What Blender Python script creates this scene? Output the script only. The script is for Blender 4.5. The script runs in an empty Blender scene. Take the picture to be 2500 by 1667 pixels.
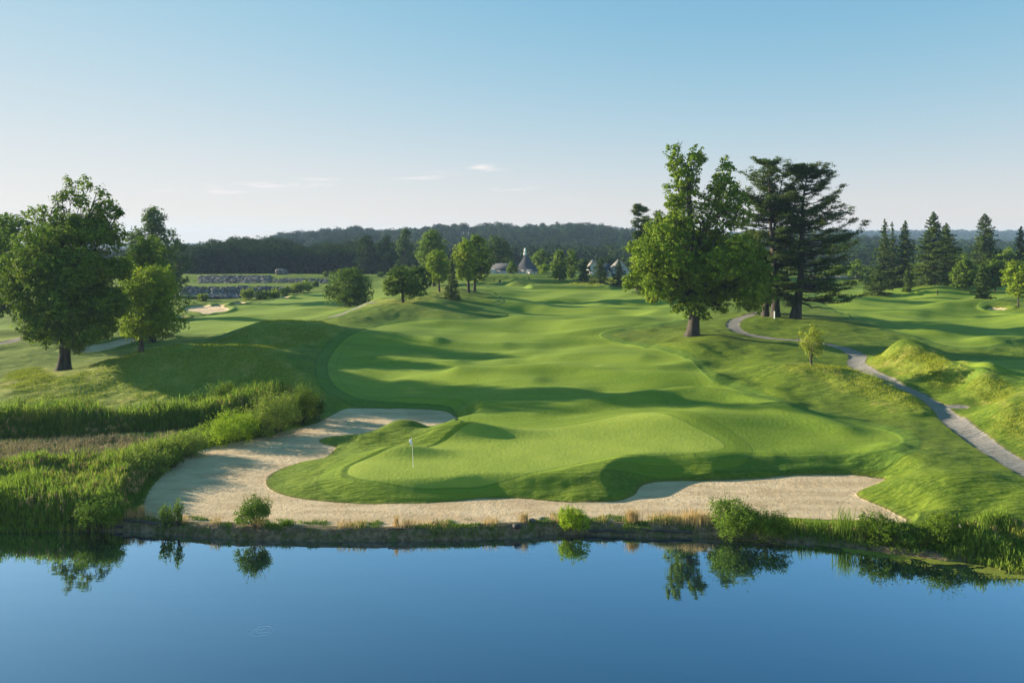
import bpy, math, random
import numpy as np
R = math.radians
PI = math.pi
rng = np.random.default_rng(7)
random.seed(7)
sc = bpy.context.scene
COL = sc.collection

# ------------------------------------------------------------------ camera model
CH, F, HY = 19.5, 2000.0, 580.0        # eye height, focal length in photo pixels, horizon row
def X_(px, Y): return (px - 1250.0) / F * Y
def Y_(py, z): return F * (CH - z) / (py - HY)
def P3(px, py, z):
    Y = Y_(py, z); return (X_(px, Y), Y, z)

# ------------------------------------------------------------------ tagging / linking
def tag(o, label=None, cat=None, group=None, kind=None):
    if label: o['label'] = label
    if cat: o['category'] = cat
    if group: o['group'] = group
    if kind: o['kind'] = kind
    return o
def empty(name, loc, label=None, cat=None, group=None, rz=0):
    o = bpy.data.objects.new(name, None); COL.objects.link(o)
    o.empty_display_size = 0.5
    o.location = loc; o.rotation_euler = (0, 0, rz)
    return tag(o, label, cat, group)
def link(name, me, mat=None, parent=None, loc=None):
    o = bpy.data.objects.new(name, me); COL.objects.link(o)
    if mat is not None:
        me.materials.clear(); me.materials.append(mat)
    if parent is not None: o.parent = parent
    if loc is not None: o.location = loc
    return o

class MB:
    """collects polygons and builds one mesh"""
    def __init__(s): s.V = []; s.F = []; s.n = 0
    def add(s, V, Fc):
        V = np.asarray(V, dtype=np.float32).reshape(-1, 3); Fc = np.asarray(Fc, dtype=np.int32)
        s.V.append(V); s.F.append(Fc + s.n); s.n += len(V); return s
    def tube(s, pts, rad, seg=8, cap=True):
        pts = np.asarray(pts, float); rad = np.asarray(rad, float); n = len(pts)
        T = np.gradient(pts, axis=0); T /= np.linalg.norm(T, axis=1)[:, None] + 1e-9
        ref = np.array([0, 0, 1.0]) if abs(T[:, 2]).mean() < 0.9 else np.array([1.0, 0, 0])
        A = np.cross(T, ref); A /= np.linalg.norm(A, axis=1)[:, None] + 1e-9
        B = np.cross(T, A)
        th = np.linspace(0, 2 * PI, seg, endpoint=False)
        V = pts[:, None, :] + rad[:, None, None] * (np.cos(th)[None, :, None] * A[:, None, :] + np.sin(th)[None, :, None] * B[:, None, :])
        V = V.reshape(-1, 3)
        i = np.arange(n - 1)[:, None] * seg; j = np.arange(seg)[None, :]; k = (j + 1) % seg
        Fq = np.stack([i + j, i + k, i + seg + k, i + seg + j], -1).reshape(-1, 4)
        s.add(V, Fq)
        if cap:
            c0 = np.vstack([V[:seg], pts[0]]); c1 = np.vstack([V[-seg:], pts[-1]])
            t = np.array([[a, (a + 1) % seg, seg] for a in range(seg)])
            s.add(c0, t[:, ::-1]); s.add(c1, t)
        return s
    def box(s, c, d, rz=0.0):
        x, y, z = c; a, b, h = d[0] / 2, d[1] / 2, d[2] / 2
        v = np.array([[-a, -b, -h], [a, -b, -h], [a, b, -h], [-a, b, -h], [-a, -b, h], [a, -b, h], [a, b, h], [-a, b, h]])
        if rz:
            cs, sn = math.cos(rz), math.sin(rz)
            v = np.stack([v[:, 0] * cs - v[:, 1] * sn, v[:, 0] * sn + v[:, 1] * cs, v[:, 2]], 1)
        s.add(v + np.array([x, y, z]), [[0, 3, 2, 1], [4, 5, 6, 7], [0, 1, 5, 4], [1, 2, 6, 5], [2, 3, 7, 6], [3, 0, 4, 7]])
        return s
    def mesh(s, name, smooth=False):
        me = bpy.data.meshes.new(name)
        V = np.vstack(s.V)
        loops = np.concatenate([f.ravel() for f in s.F]).astype(np.int32)
        tot = np.concatenate([np.full(len(f), f.shape[1], np.int32) for f in s.F])
        start = np.concatenate([[0], np.cumsum(tot)[:-1]]).astype(np.int32)
        me.vertices.add(len(V)); me.vertices.foreach_set('co', V.astype(np.float32).ravel())
        me.loops.add(len(loops)); me.loops.foreach_set('vertex_index', loops)
        me.polygons.add(len(tot)); me.polygons.foreach_set('loop_start', start)
        me.polygons.foreach_set('loop_total', tot)
        if smooth: me.polygons.foreach_set('use_smooth', np.ones(len(tot), bool))
        me.update(calc_edges=True)
        return me
    def build(s, name, mat, parent=None, smooth=False, loc=None):
        return link(name, s.mesh(name, smooth), mat, parent, loc)

# ------------------------------------------------------------------ numpy value noise
_T = rng.random((256, 256)).astype(np.float32)
def vnoise(x, y):
    xi = np.floor(x).astype(np.int64); yi = np.floor(y).astype(np.int64)
    fx = (x - xi).astype(np.float32); fy = (y - yi).astype(np.float32)
    fx = fx * fx * fx * (fx * (fx * 6 - 15) + 10); fy = fy * fy * fy * (fy * (fy * 6 - 15) + 10)
    a = _T[xi & 255, yi & 255]; b = _T[(xi + 1) & 255, yi & 255]
    c = _T[xi & 255, (yi + 1) & 255]; d = _T[(xi + 1) & 255, (yi + 1) & 255]
    return (a * (1 - fx) + b * fx) * (1 - fy) + (c * (1 - fx) + d * fx) * fy - 0.5
def fbm(x, y, oct=3):
    r = 0; a = 1.0
    for k in range(oct):
        r = r + a * vnoise(x * 2 ** k + 17.3 * k, y * 2 ** k + 5.1 * k); a *= 0.5
    return r
def sstep(a, b, x):
    t = np.clip((x - a) / (b - a), 0, 1); return t * t * (3 - 2 * t)

# ------------------------------------------------------------------ terrain control points (photo px, photo py, height)
CP = [
 # reed bed and left foreground
 (-700,1285,.3),(-300,1285,.25),(0,1285,.22),(200,1285,.3),(0,1150,.3),(200,1150,.35),(400,1140,.5),(0,1060,.35),(300,1050,.45),(520,1040,.6),
 (-400,1060,.4),(640,1040,.9),(760,1010,1.1),
 # bank strip before the sand
 (400,1282,.62),(700,1285,.62),(1000,1285,.62),(1300,1278,.62),(1600,1276,.62),(1900,1270,.65),(2150,1272,.8),(2300,1268,1.1),(2450,1268,1.4),(2600,1280,1.5),(2900,1290,1.7),(2480,1320,.45),(2350,1305,.5),
 # bunker floor neighbourhood
 (500,1180,.65),(600,1120,.7),(750,1060,.85),(900,1015,1.05),(1050,1010,1.05),
 # green plateau
 (860,1140,1.85),(950,1120,1.9),(1000,1160,1.85),(1130,1163,1.85),(1300,1148,1.95),(1400,1100,2.05),(1200,1090,2.0),(1100,1110,1.9),(1500,1080,2.15),(1650,1085,2.25),(1760,1098,2.2),
 (1300,1058,2.15),(1150,1068,2.0),(1500,1055,2.3),(1600,1055,2.4),(1560,1122,2.2),(1700,1120,2.1),(900,1095,1.5),(820,1100,1.0),(760,1150,1.2),(720,1170,1.0),
 (1450,1150,1.9),(1500,1142,1.98),(1560,1148,1.95),(1620,1148,1.9),(1300,1175,1.75),
 # right front rough
 (1850,1130,1.9),(2000,1125,2.0),(2150,1140,1.9),(2300,1200,1.7),(2450,1200,1.9),(2250,1240,1.2),(2420,1240,1.5),(2600,1220,2.1),(2180,1190,1.2),(2100,1145,1.5),
 (1900,1105,1.9),(2050,1090,2.0),(2200,1100,2.2),(2100,1060,2.3),(2300,1100,2.3),(2420,1160,2.1),(2000,1040,2.5),(1850,1040,2.5),(1750,1050,2.5),
 # path on the right and hill beside it
 (2520,1152,2.0),(2454,1117,2.1),(2380,1068,2.3),(2325,1025,2.5),(2285,990,2.8),(2240,963,3.2),(2160,925,3.8),(2110,902,4.0),(2092,880,4.2),(2070,853,4.4),(2030,841,4.6),(1950,831,4.8),(1887,826,4.85),(1815,815,4.9),(1790,797,5.1),(1797,780,5.2),(1830,768,5.3),
 (1880,885,5.0),(1957,896,5.2),(2055,897,5.0),(2117,912,4.65),(2178,938,4.25),(2224,965,3.8),(2255,1000,3.1),(1900,910,4.6),(2000,940,3.9),(2120,970,3.4),(2000,985,3.0),(1850,950,3.2),(1780,900,4.1),(2150,1010,2.8),(2240,1050,2.6),
 # grassy mounds right of the path
 (2160,868,5.2),(2200,847,6.2),(2260,862,6.0),(2310,885,5.6),(2350,905,5.2),(2210,925,4.1),(2280,945,3.7),(2330,950,3.5),(2372,925,3.8),(2345,957,3.35),(2130,880,4.5),(2400,921,5.1),(2440,935,4.8),(2400,985,3.2),(2330,985,3.1),(2320,960,3.5),(2500,962,4.8),(2440,990,4.2),(2600,960,5.0),(2400,1040,3.0),(2500,1060,3.0),(2700,1000,4.6),(2700,1100,3.2),
 (2380,880,3.4),(2500,905,3.3),(2450,840,3.6),(2350,865,3.5),(2700,880,3.6),
 # right fairway
 (2300,800,3.9),(2200,770,4.3),(2400,770,4.2),(2150,790,4.3),(2100,815,4.6),(2050,790,5.1),(2080,760,5.0),(2300,740,4.8),(2500,790,4.2),(2530,770,5.4),(2200,722,5.2),(2330,715,5.7),(2380,728,6.4),(2440,736,6.0),(2480,745,5.6),(2500,730,5.9),(2430,756,4.7),(2500,700,6.2),(2050,705,4.9),(2160,705,5.2),(2240,703,6.2),(2290,712,6.0),(2380,703,6.0),(2700,740,6.0),(2900,800,5),(2150,740,4.9),
 # pines
 (1900,778,5.45),(1970,782,5.3),(1850,790,5.2),(1900,750,5.2),(1980,750,5.1),(2000,805,4.95),(1900,808,4.95),(1900,858,4.5),(2000,868,4.4),
 # oak surroundings
 (1690,820,5.2),(1620,822,5.0),(1750,830,5.1),(1700,850,4.7),(1600,850,4.3),(1800,860,4.5),(1700,880,4.0),(1540,815,5.0),(1740,780,5.1),(1650,780,5.0),
 # main fairway
 (830,975,1.6),(1000,978,1.6),(1150,990,2.0),(900,940,1.95),(1100,950,2.1),(1300,985,2.4),(1300,1025,2.3),(1500,1030,2.5),(1300,950,2.75),(1500,960,2.9),(1700,975,3.0),(1700,1040,2.6),(850,900,2.5),(1000,900,2.6),(1300,900,3.0),(1500,900,3.3),(1650,920,3.5),(820,860,3.2),
 (1000,850,3.6),(1150,850,3.6),(1300,850,3.6),(1500,855,4.0),(1300,800,4.2),(1150,800,4.3),(1050,800,4.5),(1500,790,4.9),(1400,770,4.6),(1300,760,4.5),(1500,750,4.9),(1650,750,5.0),(1300,725,4.9),(1500,722,5.2),(1400,705,5.4),(1200,722,5.2),(1600,702,5.6),(1130,705,6.2),(1180,700,6.3),(1250,697,5.7),(1500,694,5.9),(1600,690,6.1),
 (1230,745,5.0),(1700,720,5.4),(1800,715,5.4),(1900,710,5.3),
 # hill A
 (40,985,.8),(130,942,1.55),(200,912,2.3),(270,885,3.2),(350,866,4.4),(430,853,5.0),(490,849,5.1),(560,858,4.9),(640,873,4.5),(720,893,3.6),(780,925,2.8),(250,960,1.0),(400,970,1.0),(560,970,1.1),(700,960,1.5),(450,910,2.7),(600,920,2.4),(300,925,2.2),
 # hill B
 (520,846,3.8),(560,828,4.6),(610,805,5.9),(660,789,6.5),(720,786,6.5),(790,792,6.1),(870,802,5.2),(950,811,4.8),(600,850,4.1),(680,850,4.3),(760,860,3.9),(840,830,4.3),(700,815,5.2),(900,835,4.0),
 # hill C with the trees
 (760,798,4.7),(830,775,5.8),(900,752,6.7),(960,742,7.0),(1030,745,6.8),(1100,762,6.0),(1180,777,5.0),(920,780,5.4),(1020,782,5.1),(880,795,4.9),(930,731,6.8),(985,728,7.0),(1050,727,7.4),(1110,740,6.6),(1165,757,5.4),(1020,735,6.3),
 (1080,705,7.2),(1110,705,7.2),(1150,700,6.7),(1060,715,6.8),
 # left path and left fairway
 (765,788,3.5),(840,763,3.9),(905,741,4.3),(855,745,4.2),(900,722,3.6),(950,718,3.9),(700,790,3.6),(640,790,3.2),(700,762,3.2),(600,790,3.0),(560,810,3.0),(500,830,3.1),(450,810,2.8),(600,755,3.0),(550,745,2.7),(480,745,2.4),(700,735,3.0),(800,715,3.2),(700,718,2.6),(600,735,2.3),(450,770,2.5),
 # far left
 (345,863,2.3),(155,905,1.7),(300,885,2.0),(0,930,1.2),(0,880,1.6),(80,870,1.9),(0,830,2.0),(150,835,2.2),(250,850,2.0),(0,780,2.4),(200,790,2.2),(350,800,2.4),(420,835,2.6),(0,740,2.6),(300,740,2.0),(-400,900,1.5),(-700,830,2),(-700,740,2.5),
]
CPW = [(X_(a, Y_(b, z)), Y_(b, z), z) for a, b, z in CP]
for px, Y, z in [(1300,330,6),(1300,400,4),(1000,300,4.5),(1000,380,3),(2000,320,5),(2000,400,3),(2500,300,5.5),(2500,400,3),(2900,300,5),(200,260,2.2),(200,400,3),(-600,400,3),
                 (1200,285,6.3),(1400,285,6.3),(1550,270,6.2),(1700,300,5.8),(600,345,3.8),(600,400,2),(850,330,3.6),(850,280,3.0),(900,255,3.4),(3200,60,2.5),(3200,120,4),(3200,200,5),(-700,58,.3),(3200,50,2)]:
    CPW.append((X_(px, Y), Y, z))
CPW = np.array(CPW)
def warp(px, Y): return np.stack([np.clip(px, -650, 3150) / 400.0, np.log(Y) * 5.0], -1)
CA = warp(CPW[:, 0] / CPW[:, 1] * F + 1250, CPW[:, 1])
def tps_fit(A, z, lam):
    d = np.linalg.norm(A[:, None] - A[None], axis=2); K = np.where(d > 0, d * d * np.log(d + 1e-12), 0)
    n = len(A); Pm = np.hstack([np.ones((n, 1)), A])
    M = np.zeros((n + 3, n + 3)); M[:n, :n] = K + lam * np.eye(n); M[:n, n:] = Pm; M[n:, :n] = Pm.T
    return np.linalg.solve(M, np.concatenate([z, np.zeros(3)]))
TW = tps_fit(CA, CPW[:, 2], 0.004)
def tps(px, Y):
    Q = warp(px, Y).reshape(-1, 2).astype(np.float32); out = np.empty(len(Q), np.float32)
    A = CA.astype(np.float32); w = TW[:-3].astype(np.float32)
    for i in range(0, len(Q), 60000):
        q = Q[i:i + 60000]
        d2 = (q[:, None, 0] - A[None, :, 0]) ** 2 + (q[:, None, 1] - A[None, :, 1]) ** 2
        out[i:i + 60000] = (0.5 * d2 * np.log(d2 + 1e-12)) @ w + TW[-3] + q @ TW[-2:].astype(np.float32)
    return out.reshape(px.shape)

# ------------------------------------------------------------------ polygons
def smooth_poly(P, closed=True, sub=4):
    P = np.asarray(P, float); n = len(P); out = []
    rngi = range(n) if closed else range(n - 1)
    for i in rngi:
        if closed: p0, p1, p2, p3 = P[i - 1], P[i], P[(i + 1) % n], P[(i + 2) % n]
        else: p0, p1, p2, p3 = P[max(i - 1, 0)], P[i], P[i + 1], P[min(i + 2, n - 1)]
        for k in range(sub):
            t = k / sub
            out.append(0.5 * ((2 * p1) + (-p0 + p2) * t + (2 * p0 - 5 * p1 + 4 * p2 - p3) * t * t + (-p0 + 3 * p1 - 3 * p2 + p3) * t ** 3))
    if not closed: out.append(P[-1])
    return np.array(out)
def sd_poly(Pw, X, Y, m=6.0):
    """signed distance in metres, positive inside, clipped to +-m"""
    out = np.full(X.shape, -m, np.float32)
    lo = Pw.min(0) - m; hi = Pw.max(0) + m
    sel = (X > lo[0]) & (X < hi[0]) & (Y > lo[1]) & (Y < hi[1])
    x = X[sel]; y = Y[sel]
    if len(x) == 0: return out
    best = np.full(x.shape, 1e9); ins = np.zeros(x.shape, bool)
    n = len(Pw)
    for i in range(n):
        ax, ay = Pw[i]; bx, by = Pw[(i + 1) % n]
        dx, dy = bx - ax, by - ay
        t = np.clip(((x - ax) * dx + (y - ay) * dy) / (dx * dx + dy * dy + 1e-12), 0, 1)
        best = np.minimum(best, (x - ax - t * dx) ** 2 + (y - ay - t * dy) ** 2)
        if dy != 0:
            c = ((ay > y) != (by > y)) & (x < dx * (y - ay) / dy + ax)
            ins ^= c
    d = np.sqrt(best); out[sel] = np.clip(np.where(ins, d, -d), -m, m)
    return out
def d_line(Lw, X, Y, m=12.0):
    out = np.full(X.shape, m, np.float32)
    lo = Lw.min(0) - m; hi = Lw.max(0) + m
    sel = (X > lo[0]) & (X < hi[0]) & (Y > lo[1]) & (Y < hi[1])
    x = X[sel]; y = Y[sel]; best = np.full(x.shape, m * m)
    for i in range(len(Lw) - 1):
        ax, ay = Lw[i]; bx, by = Lw[i + 1]; dx, dy = bx - ax, by - ay
        t = np.clip(((x - ax) * dx + (y - ay) * dy) / (dx * dx + dy * dy + 1e-12), 0, 1)
        best = np.minimum(best, (x - ax - t * dx) ** 2 + (y - ay - t * dy) ** 2)
    out[sel] = np.sqrt(best); return out
def wp(P, z):
    P = np.asarray(P, float); Y = F * (CH - z) / (P[:, 1] - HY)
    return np.stack([(P[:, 0] - 1250) / F * Y, Y], 1)
def wsand(P):
    P = np.asarray(P, float); Y = 19.725 / ((P[:, 1] - HY) / F + 0.015)
    return np.stack([(P[:, 0] - 1250) / F * Y, Y], 1)

SAND_PX = [(332,1262),(450,1271),(600,1276),(800,1284),(1000,1283),(1200,1277),(1400,1272),(1600,1268),(1800,1264),(1950,1264),(2100,1270),(2215,1279),
 (2200,1262),(2150,1236),(2105,1218),(2090,1204),(2120,1188),(2155,1176),(2152,1168),(2080,1161),(1950,1161),(1850,1168),(1750,1174),(1650,1175),(1590,1179),(1562,1190),(1552,1206),(1530,1218),(1490,1226),(1400,1227),(1300,1218),(1180,1217),(1100,1225),(960,1230),(830,1227),(720,1215),(665,1198),(649,1176),(668,1152),
 (730,1128),(790,1118),(812,1102),(818,1092),(790,1083),(778,1075),(800,1066),(870,1060),(905,1056),(935,1045),(990,1042),(1060,1040),(1100,1034),(1126,1030),(1105,1014),(1082,1004),(1000,999),(900,997),(848,997),(820,1008),(790,1026),(760,1037),(700,1053),(600,1074),(500,1096),(440,1120),(395,1155),(360,1195),(340,1235)]
SANDW = wsand(smooth_poly(SAND_PX, True, 3))
SHORE = np.array([(-1500,1305),(-600,1300),(0,1297),(200,1296),(330,1297),(400,1303),(500,1312),(600,1317),(800,1321),(1000,1321),(1150,1318),(1280,1312),(1340,1303),(1420,1304),(1560,1310),(1700,1311),(1850,1320),(2000,1330),(2100,1342),(2200,1355),(2300,1368),(2400,1384),(2500,1402),(2700,1440),(3100,1530),(4200,1640)], float)
def shoreY(px): return F * CH / (np.interp(px, SHORE[:, 0], SHORE[:, 1]) - HY)

GREEN_PX = [(848,1144),(860,1128),(895,1116),(940,1108),(1000,1098),(1042,1087),(1100,1073),(1178,1060),(1280,1052),(1380,1049),(1460,1043),(1538,1036),(1600,1040),(1650,1052),(1720,1070),(1756,1083),(1769,1095),(1750,1103),(1674,1111),(1600,1114),(1504,1117),(1402,1133),(1300,1149),(1178,1160),(1080,1166),(1008,1167),(940,1163),(889,1158),(860,1151)]
# smooth mounds: crest px, py, crest z, amplitude, rx, ry, rotation
MOUNDS = [
 (980,1086,2.6,.75,3.0,1.2,.0),(1105,1036,3.0,1.25,3.3,1.3,-.06),(1190,1046,2.5,.4,4.0,1.2,-.1),(985,1038,2.3,1.4,2.3,1.4,.05),(880,1066,1.7,.6,3.2,1.3,.0),
 (1705,1010,3.4,.8,8,2.6,-.05),(1580,1119,2.6,.12,5.0,1.5,.05),(1400,1168,1.9,-.45,2.2,.9,.1),(2300,1156,2.6,.8,4.5,2.2,-.25),
 (1135,1000,1.9,.5,2.5,1.3,-.6),(2240,706,6.2,.9,10,8,0),(1360,1172,2.1,.15,3,.8,0),
 (2335,898,5.4,.95,2.2,1.8,0),(2225,850,6.2,.9,2.6,2.0,0),(2318,880,5.6,.5,2.0,1.8,0),(2402,916,5.0,1.15,2.2,1.7,0),(2190,848,6.2,.4,2,2,0),(2500,985,4.6,.5,3,2,0),
]
RIDGES = [ # px polyline, z, amplitude, width
 ([(895,860),(960,865),(1040,869),(1110,874)],3.6,.45,2.6),
 ([(1080,838),(1150,840),(1220,841)],3.7,.35,3.0),
 ([(1270,783),(1350,788),(1450,791),(1560,788)],4.6,.55,4.5),
 ([(1130,907),(1250,910),(1380,914),(1500,924),(1620,931),(1740,938)],3.1,.55,2.4),
 ([(1700,957),(1790,965),(1850,978),(1920,996)],3.2,.5,2.2),
 ([(1120,985),(1250,990),(1400,992),(1560,985),(1640,975)],2.5,.4,2.0),
 ([(1480,950),(1600,953),(1700,950)],3.0,-.3,2.2),
 ([(1330,868),(1450,872),(1560,878)],3.6,.35,3.0),
 ([(1240,726),(1320,731),(1450,738),(1600,742)],5.1,-.4,6.0),
 ([(1240,737),(1320,742),(1450,748)],5.0,.4,6.0),
 ([(1290,752),(1450,757),(1600,763)],4.8,-.35,5.0),
 ([(1350,712),(1500,716),(1620,714)],5.4,.4,8.0),
 ([(2020,728),(2150,736),(2250,733),(2320,722)],5.0,.5,6.0),
 ([(2060,745),(2200,757),(2300,752),(2390,748)],4.6,.45,5.0),
 ([(2150,775),(2250,790),(2350,798)],4.1,.35,4.0),
 ([(2300,818),(2400,816),(2500,804)],4.0,.4,3.5),
 ([(1900,1112),(2000,1114),(2100,1112),(2180,1100)],2.0,.28,1.4),
 ([(1640,1140),(1760,1134),(1900,1132),(2050,1130)],1.9,.25,1.2),
 ([(600,745),(700,748),(800,742)],3.1,.3,5.0),
 ([(520,770),(650,776),(760,762)],3.0,.3,4.0),
 ([(0,850),(80,846),(160,850)],2.0,.4,3.0),
 ([(0,815),(60,811)],2.2,.4,4.0),
 ([(900,905),(1000,912),(1150,930),(1300,942)],2.4,.3,2.2),([(1120,1012),(1300,1016),(1450,1006),(1600,996)],2.2,.28,1.8),([(1250,820),(1380,825),(1500,818)],3.9,.35,3.2),([(960,830),(1050,832)],4.0,.3,2.6),([(1480,900),(1600,905),(1700,896)],3.4,.35,2.4),([(1560,838),(1640,846),(1720,862)],4.4,.25,2.0),([(1740,1000),(1850,1006),(1960,1018),(2060,1040)],2.9,.35,2.2),
 ([(1820,925),(1880,935),(1930,955)],4.2,.3,2.0),([(1200,716),(1300,719),(1420,722)],5.2,.3,5.0),([(1250,770),(1350,773),(1480,771)],4.7,.35,4.5),([(2080,780),(2180,797),(2260,812)],4.4,.35,3.5),([(2420,838),(2500,832)],3.6,.6,3.5),
 ([(1360,838),(1480,838),(1580,850)],4.0,-.35,4.0),
]
TEES = [ # px0,px1,Y0,Y1,top z
 (1185,1440,259,272,7.5),(1262,1436,240,252,6.95),(1300,1480,221,232,6.45)]

# ------------------------------------------------------------------ grid
PXC = np.concatenate([np.arange(-1500, -240, 36.0), np.arange(-240, 2740, 2.6), np.arange(2740, 4200, 36.0)])
YR1 = np.exp(np.arange(math.log(42.0), math.log(105.0), 0.0034))
YR1b = np.exp(np.arange(math.log(YR1[-1] * 1.004), math.log(440.0), 0.0044))
YR2 = np.exp(np.arange(math.log(448.0), math.log(6200.0), 0.035))
YR = np.concatenate([YR1, YR1b, YR2])
PXG, YG = np.meshgrid(PXC, YR)
XG = (PXG - 1250) / F * YG
near = YG < 470
Z = np.zeros(XG.shape, np.float32)
Z[near] = tps(PXG[near], YG[near])
# far land: valley, then wooded ridges
zc_px = np.array([-1500,300,600,690,760,870,940,1000,1100,1300,1400,1480,1560,1800,1960,2050,2200,2600,4200])
zc_py = np.array([606,606,600,568,560,554,562,556,548,547,544,552,562,564,560,566,584,590,590])
zt = CH + (HY - np.interp(PXG, zc_px, zc_py)) / F * 1000 - 13.0
far0 = np.interp(np.log(YG), np.log([440, 600]), [3.0, -2.0])
w1 = sstep(math.log(560), math.log(1000), np.log(YG)); w2 = sstep(math.log(1100), math.log(1500), np.log(YG)); w3 = sstep(math.log(1600), math.log(3100), np.log(YG))
zfar = far0 * (1 - w1) + zt * w1
zfar = zfar * (1 - w2) + (-5 + 6 * fbm(PXG / 300, np.log(YG) * 3)) * w2
ztop3 = CH + (HY - (566 + 34 * (1 - sstep(480, 760, PXG)) + 5 * fbm(PXG / 260.0, PXG * 0 + 3.3, 2))) / F * 3100 - 13.0
zfar = zfar * (1 - w3) + ztop3 * w3
bl = sstep(math.log(400), math.log(470), np.log(YG))
Z = (Z * (1 - bl) + zfar * bl).astype(np.float32)

nz = near & (YG > 44)
xs, ys = XG[nz], YG[nz]; dz = np.zeros(xs.shape)
for px, py, zc, amp, rx, ry, rot in MOUNDS:
    cx, cy, _ = P3(px, py, zc); c, s = math.cos(rot), math.sin(rot)
    u = (xs - cx) * c + (ys - cy) * s; v = -(xs - cx) * s + (ys - cy) * c
    dz += amp * np.exp(-((u / rx) ** 2 + (v / ry) ** 2) * 0.8)
for pl, z, amp, w in RIDGES:
    L = wp(smooth_poly(pl, False, 3), z); w *= .85; amp *= 1.45; d = d_line(L, xs, ys, w * 3)
    dz += amp * (np.exp(-(d / w) ** 2) - 1.2e-4)
# gentle ground roll, ridges running across the light
zz = Z[nz] + dz
ux = xs * .87 - ys * .5; vx = xs * .5 + ys * .87
gmk = sstep(-2, 4, -sd_poly(wp(smooth_poly(GREEN_PX, True, 3), 2.05), xs, ys, 6.0)); amp = (0.48 * sstep(80, 125, ys) + 0.20) * (.25 + .75 * gmk)
zz += amp * vnoise(ux / 9.0 + 3, vx / 30.0) + 0.35 * amp * vnoise(ux / 4.0, vx / 14.0 + 9) + .9 * sstep(120, 190, ys) * vnoise(ux / 24.0 + 7, vx / 50.0)
bnd = vnoise(xs / 26 + 2 * vnoise(xs / 18, ys / 18), ys / 5.2 + xs / 40) + .45 * vnoise(xs / 13 + 4, ys / 2.6 + xs / 30)
zz += .62 * bnd * sstep(74, 90, ys) * (1 - sstep(150, 185, ys) * .2) * gmk * sstep(-17, -12, xs) * (1 - .5 * sstep(28, 34, xs)) * np.clip(ys / 110, .7, 1.6)
# sand floor
sdS = sd_poly(SANDW, xs, ys, 6.0)
floor = 0.6 + 0.015 * (np.minimum(ys, 96) - 55)
wd_ = np.interp(xs, [1, 9], [2.3, 3.0]); k = sstep(0, 1, -sdS / wd_) * .82 + .18 * sstep(0, .5, -sdS)
k = np.where(ys < np.interp(xs, [-20, 20], [54.9, 54.6]), sstep(0, .6, -sdS), k)
zz = np.where(sdS > 0, floor + 0.03 * vnoise(xs * .5, ys * .5) + .05 * vnoise(xs * .12, ys * .12), floor * (1 - k) + np.where(sdS > -5, np.maximum(zz, floor - .2), zz) * k)
# tee platforms
for p0, p1, y0, y1, zt_ in TEES:
    x0, x1 = X_(p0, (y0 + y1) / 2), X_(p1, (y0 + y1) / 2)
    qx = np.maximum(np.maximum(x0 - xs, xs - x1), 0); qy = np.maximum(np.maximum(y0 - ys, ys - y1), 0)
    q = np.sqrt(qx ** 2 + qy ** 2)
    zz = np.maximum(zz, zt_ - 0.42 * np.maximum(q - .5, 0) - .05 * q)
# far pond basins
POND1 = wp(smooth_poly([(300,738),(430,739),(520,741),(600,738),(660,733),(720,725),(765,716),(745,709),(600,707),(430,709),(300,714)], True, 3), .6)
POND2 = wp(smooth_poly([(1930,706),(2010,705),(2080,703),(2170,701),(2150,694),(2060,692),(1930,692)], True, 3), 3.7)
sp1 = sd_poly(POND1, xs, ys, 8.0); sp2 = sd_poly(POND2, xs, ys, 8.0)
zz = np.where(sp1 > -5, np.minimum(zz, .6 - .35 * sp1 + .3 * np.maximum(-sp1, 0)), zz)
zz = np.where(sp2 > -4, np.minimum(zz, 3.7 - .35 * sp2 + .3 * np.maximum(-sp2, 0)), zz)
# stone-faced berm beyond the left pond
pxs = PXG[nz]
bm = sstep(380, 440, pxs) * (1 - sstep(900, 990, pxs))
berm = np.interp(ys, [289, 291, 309, 319, 334, 350], [.7, 2.1, 2.3, 4.6, 4.7, 2.2])
kb = bm * sstep(286, 289, ys) * (1 - sstep(345, 360, ys))
zz = zz * (1 - kb) + (berm + .35 * vnoise(xs / 14, ys / 14)) * kb
# main pond bank
s = ys - shoreY(pxs)
bank = np.where(s > 0, .50 * (1 - np.exp(-s / .35)) + .42 * s, .55 * s)
bank = np.maximum(bank, -2.5) + np.where(np.abs(s) < 3, .10 * vnoise(xs * 1.3, ys * 1.3) + .05 * vnoise(xs * 4, ys * 4), 0) * sstep(-2, .3, s)
kk = np.where(sdS > 0, 6.0, 1.0)
zz = np.where(s < 3.5, np.minimum(zz, bank), zz)
Z[nz] = zz; Z[YG <= 44] = -2.5

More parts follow.
